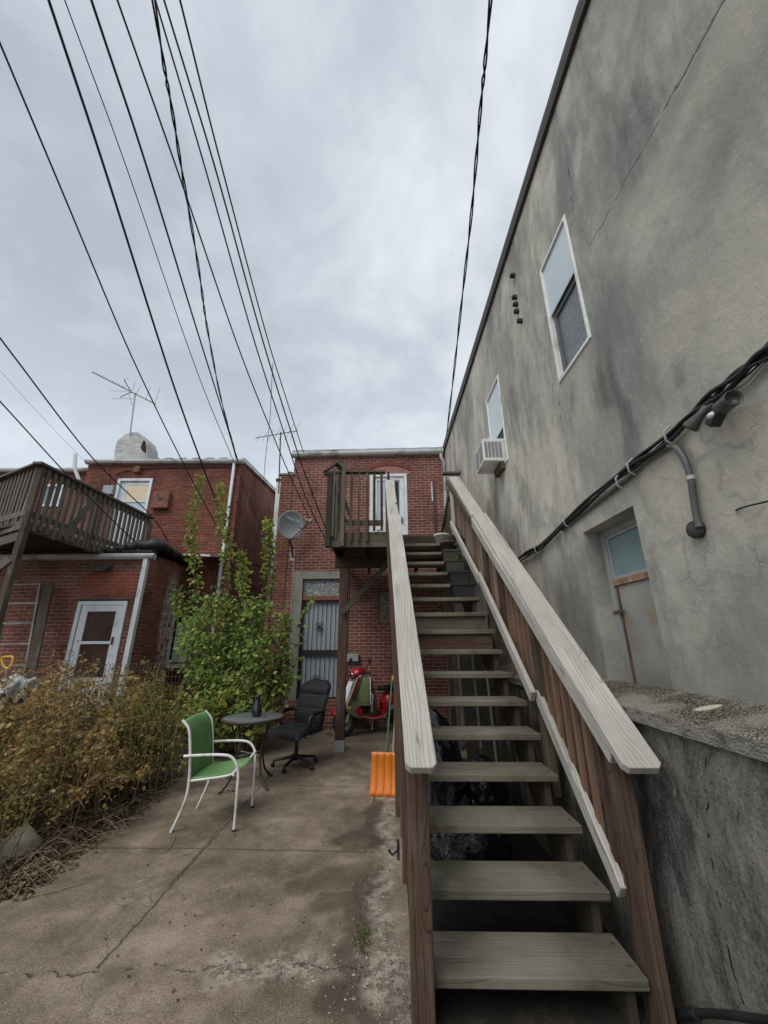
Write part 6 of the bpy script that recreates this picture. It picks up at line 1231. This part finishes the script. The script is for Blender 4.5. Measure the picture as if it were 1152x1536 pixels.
sp = thing('climbing_sprig', 'small leafy sprig hanging across the security door surround', 'plant', aty(452, 975, 7.9)); P = spl([aty(x, y, 7.9) for x, y in ((445, 985), (452, 955), (456, 930), (462, 905), (470, 897))], 5); P = [Vector((P[0].x - .15, 7.6, 0))] + P; mb = MB(); mb.tube(P, .004, 5); mb.build('stem', M['bark'], sp); mb = MB(); leafy(mb, P[3:], 60, .09, .09); mb.build('foliage', M['leaf'], sp)
def shrub(label, c, r, h, nst, nlf, mat, seed, Ls=.038, lean=(0, 0), grp='shrubs along the patio edge'):
    random.seed(seed); c = Vector((c[0], c[1], 0)); t_ = thing('shrub', label, 'shrub', c, 0, grp); ms = MB(); ml_ = MB()
    for _ in range(nst):
        a = random.uniform(0, 6.283); rr_ = random.random() ** .6; e = Vector((math.cos(a) * r * rr_ + lean[0], math.sin(a) * r * rr_ + lean[1], h * random.uniform(.55, 1.05) * (1 - .45 * rr_ * rr_)))
        b = c + Vector((math.cos(a) * r * .25 * rr_, math.sin(a) * r * .25 * rr_, 0)); m1 = b + Vector((e.x * .25, e.y * .25, e.z * .55)); m2 = b + Vector((e.x * .62, e.y * .62, e.z * .9)); e2 = b + Vector((e.x, e.y, e.z * random.uniform(.72, 1.05)))
        P = spl([b, m1 + rv3(.02), m2 + rv3(.03), e2], 5); ms.tube(P, [.0055 - .004 * i / (len(P) - 1) for i in range(len(P))], 4)
        Q_ = P[4:]; leafy(ml_, Q_, int(nlf / nst * .56), .075, Ls, .1, .6, random.gauss(0, .2))
        for _k in range(2):
            q = random.choice(P[5:]); tw = [q, q + rv3(.06), q + rv3(.09) + Vector((0, -.02, .05))]; ms.tube(tw, .0016, 3); leafy(ml_, tw, 7, .04, Ls, .1, .6)
    for _k in range(int(nst * .4)):
        a = random.uniform(0, 6.283); q = r * random.random() ** .5; b = c + Vector((math.cos(a) * q, math.sin(a) * q, .1)); H_ = h * random.uniform(.95, 1.32) * (1 - .25 * q / r); P = spl([b, b + Vector((random.gauss(0, .05), random.gauss(0, .05), H_ * .5)), b + Vector((random.gauss(0, .12), random.gauss(0, .12), H_))], 6)
        ms.tube(P, [.004 - .003 * i / (len(P) - 1) for i in range(len(P))], 4); leafy(ml_, P[3:], 24, .05, Ls * 1.15, .1, .6, random.gauss(.1, .22))
    ms.build('stems', M['mossbrown'], t_); ml_.build('foliage', M[mat], t_)
shrub('large brown-leaved shrub in front of the white storm door', (-3.55, 4.95), .72, 1.18, 170, 7000, 'leafbrown', 1, .035)
shrub('olive-green shrub just left of the green sling chair', (-2.85, 5.15), .60, .95, 130, 5200, 'leafolive', 2, .035)
shrub('russet shrub spreading at the left edge of the photo', (-3.95, 4.25), .65, 1.12, 150, 6500, 'leafbrown', 3, .035)
shrub('low brown shrub in front of the storm-door shrub', (-3.0, 4.2), .66, .9, 150, 6500, 'leafbrown', 4, .035)
shrub('low dry olive shrub above the pale rock', (-3.15, 3.5), .5, .72, 100, 3600, 'leafolive', 5, .026)
shrub('thin tall brown shrub reaching the plank by the wing wall', (-4.55, 5.7), .5, 1.2, 80, 2400, 'leafbrown', 6)
shrub('greenish shrub tangled in the rusty wire fence', (-3.5, 6.3), .5, 1.1, 80, 2400, 'leafolive', 7)
shrub('dark green bushy growth behind the round table', (-2.6, 6.5), .42, .85, 80, 2600, 'leaf', 8, .06)
shrub('leafy green growth at the foot of the tall shrub beside the table', (-2.1, 6.7), .4, .95, 80, 2400, 'leaf', 9, .07)
# straw, litter
random.seed(50); mb = MB()
ed = [atz(*q) for q in ((0, 1345), (60, 1310), (130, 1262), (215, 1205), (262, 1160), (300, 1115))]
for _ in range(5200):
    i = random.randrange(len(ed) - 1); p = ed[i].lerp(ed[i + 1], random.random()); o_ = abs(random.gauss(0, .42)) - .12; c = p + Vector((-.72 * o_ + random.gauss(0, .06), .69 * o_, random.uniform(.004, .03 + max(0, o_) * .12)))
    if c.y > 6.3: continue
    leaf(mb, c, (random.uniform(-1, 1), random.uniform(-1, 1), random.uniform(-.2, .3)), Vector((random.gauss(0, .4), random.gauss(0, .4), 1)), random.uniform(.012, .042), .02, random.random(), .4)
for _ in range(90): p = atz(random.uniform(150, 560), random.uniform(1120, 1500)); leaf(mb, (p.x, p.y, .006), (random.uniform(-1, 1), random.uniform(-1, 1), 0), Vector((random.gauss(0, .3), random.gauss(0, .3), 1)), random.uniform(.008, .022), .013, random.random(), .3)
for (x, y) in ((495, 1103), (497, 1101), (492, 1102), (389, 1166), (343, 1190), (388, 1113), (402, 1122)): p = atz(x, y); [leaf(mb, (p.x + random.gauss(0, .02), p.y + random.gauss(0, .02), .01), rv3(), Vector((0, 0, 1)) + rv3(.3), .05, .035, random.random(), .3) for _ in range(3)]
props(mb.build('leaf_litter', M['litter'], origin=(0, 0, 0)), 'dry fallen leaves along the shrub edge and over the patio', 'leaf litter', kind='stuff')
mb = MB()
for _ in range(300):
    i = random.randrange(len(ed) - 1); p = ed[i].lerp(ed[i + 1], random.random()); o_ = random.uniform(-.12, .9); c = p + Vector((-.72 * o_, .69 * o_, 0))
    if c.y > 6.3: continue
    a = random.uniform(-.6, 1.4); L = random.uniform(.08, .45); d = Vector((math.cos(a), math.sin(a), 0)); z = random.uniform(.01, .22); P = [c + UPV * max(.008, z - .1), c + d * L * .5 + UPV * z + rv3(.02), c + d * L + UPV * max(.008, z * random.uniform(.1, 1.2)) + rv3(.02)]; mb.tube(spl(P, 4), .0013, 3)
for (a, b) in (((245, 1282), (262, 1255)), ((250, 1330), (330, 1240)), ((35, 1350), (130, 1325))): mb.tube(spl([atz(*a) + UPV * .008, atz((a[0] + b[0]) / 2 + 4, (a[1] + b[1]) / 2) + UPV * .01, atz(*b) + UPV * .01], 5), .003, 4)
props(mb.build('dead_stalks', M['plank'], origin=(0, 0, 0)), 'dead straw-coloured stalks lying under the shrubs', 'straw', kind='stuff')
mb = MB(); random.seed(60)
for _ in range(170):
    p = atz(random.gauss(545, 6) + 0, random.gauss(1410, 16)); c = Vector((p.x, p.y, 0)); d = Vector((random.gauss(0, .5), random.gauss(0, .5), 1)); leaf(mb, c, d, Vector((1, .2, 0)) + rv3(.4), random.uniform(.008, .024), .003, random.uniform(.0, .35), .3)
props(mb.build('grass_tuft', M['leaf'], origin=tuple(atz(545, 1410))), 'small green grass tuft growing in the crumbled patio crack', 'grass', kind='stuff')
mb = MB()
for _ in range(160): c = S(.96 + random.gauss(0, .05), 12 * RUN + .12 + random.gauss(0, .04), 13 * RISE + .16); d = Vector((random.gauss(0, .6), random.gauss(0, .6), .8)); leaf(mb, c, d, rv3(), random.uniform(.03, .07), .012, random.uniform(.1, .8), .5)
props(mb.build('weeds', M['leafolive'], origin=tuple(S(.96, 12 * RUN + .12, 13 * RISE))), 'straggly weeds growing from the faded stair planter', 'weeds', kind='stuff')
# ================================================================== SKY AND LIGHT
SUN_EL, SUN_AZ = R(52), R(215)
world = bpy.data.worlds.new('World'); scene.world = world; world.use_nodes = True; nt = world.node_tree; nt.nodes.clear()
out = nt.nodes.new('ShaderNodeOutputWorld'); bg = nt.nodes.new('ShaderNodeBackground'); sky = nt.nodes.new('ShaderNodeTexSky'); sky.sky_type = 'NISHITA'; sky.sun_disc = False; sky.sun_elevation = SUN_EL; sky.sun_rotation = SUN_AZ
def wn(ty): return nt.nodes.new(ty)
def wl(a, b): nt.links.new(a, b)
tcn = wn('ShaderNodeTexCoord'); sp_ = wn('ShaderNodeSeparateXYZ'); wl(tcn.outputs['Generated'], sp_.inputs[0])
def wm(op, a, b=0.0):
    n = wn('ShaderNodeMath'); n.operation = op
    for i, x in enumerate((a, b)):
        if isinstance(x, (int, float)): n.inputs[i].default_value = x
        else: wl(x, n.inputs[i])
    return n.outputs[0]
zc_ = wm('ADD', wm('MAXIMUM', sp_.outputs[2], 0.0), .22); cb = wn('ShaderNodeCombineXYZ'); wl(wm('DIVIDE', sp_.outputs[0], zc_), cb.inputs[0]); wl(wm('DIVIDE', sp_.outputs[1], zc_), cb.inputs[1]); cb.inputs[2].default_value = 2.3
def wnz(scale, det, rough, dist, off):
    mp = wn('ShaderNodeMapping'); wl(cb.outputs[0], mp.inputs[0]); mp.inputs['Location'].default_value = off
    n = wn('ShaderNodeTexNoise'); wl(mp.outputs[0], n.inputs['Vector']); n.inputs['Scale'].default_value = scale; n.inputs['Detail'].default_value = det; n.inputs['Roughness'].default_value = rough; n.inputs['Distortion'].default_value = dist; return n.outputs['Fac']
n1 = wnz(1.0, 7, .52, .35, (1.4, 6.2, 0)); n2 = wnz(3.4, 6, .6, .4, (0, 4, 1))
cl = wm('ADD', wm('MULTIPLY', n1, .64), wm('MULTIPLY', n2, .36))
rp = wn('ShaderNodeValToRGB'); wl(cl, rp.inputs[0]); e = rp.color_ramp.elements; e[0].position = .36; e[0].position = .41; e[0].color = (.43, .475, .54, 1); e[1].position = .61; e[1].color = (.74, .78, .83, 1); x = e.new(.5); x.color = (.54, .59, .655, 1)
hz2 = wn('ShaderNodeMapRange'); wl(sp_.outputs[2], hz2.inputs[0]); hz2.inputs[1].default_value = .28; hz2.inputs[2].default_value = .62; hz2.inputs[3].default_value = .6; hz2.inputs[4].default_value = 0
mxh = wn('ShaderNodeMix'); mxh.data_type = 'RGBA'; wl(hz2.outputs[0], mxh.inputs[0]); wl(rp.outputs[0], mxh.inputs[6]); mxh.inputs[7].default_value = (.74, .83, .90, 1)
skm = wn('ShaderNodeVectorMath'); skm.operation = 'SCALE'; wl(sky.outputs[0], skm.inputs[0]); skm.inputs[3].default_value = .06 
mxs = wn('ShaderNodeMix'); mxs.data_type = 'RGBA'; mxs.inputs[0].default_value = .90; wl(skm.outputs[0], mxs.inputs[6]); wl(mxh.outputs[2], mxs.inputs[7])
gnd = wn('ShaderNodeMath'); gnd.operation = 'GREATER_THAN'; wl(sp_.outputs[2], gnd.inputs[0]); gnd.inputs[1].default_value = -.02
wl(mxs.outputs[2], bg.inputs[0]); bg.inputs[1].default_value = 1.0; wl(bg.outputs[0], out.inputs[0])
sl = bpy.data.lights.new('sun', 'SUN'); sl.energy = 1.5; sl.angle = R(40); sl.color = (1, .97, .92); so = bpy.data.objects.new('sun', sl); col.objects.link(so)
sdv = Vector((math.sin(SUN_AZ) * math.cos(SUN_EL), math.cos(SUN_AZ) * math.cos(SUN_EL), math.sin(SUN_EL))); so.rotation_euler = sdv.to_track_quat('Z', 'Y').to_euler(); so.location = sdv * 30
vs_ = scene.view_settings; vs_.view_transform = 'Standard'; vs_.look = 'None'; vs_.exposure = 0.25; vs_.gamma = 1; vs_.use_curve_mapping = False
scene.render.engine = 'CYCLES'; scene.cycles.max_bounces = 6; scene.cycles.diffuse_bounces = 3; scene.cycles.glossy_bounces = 3
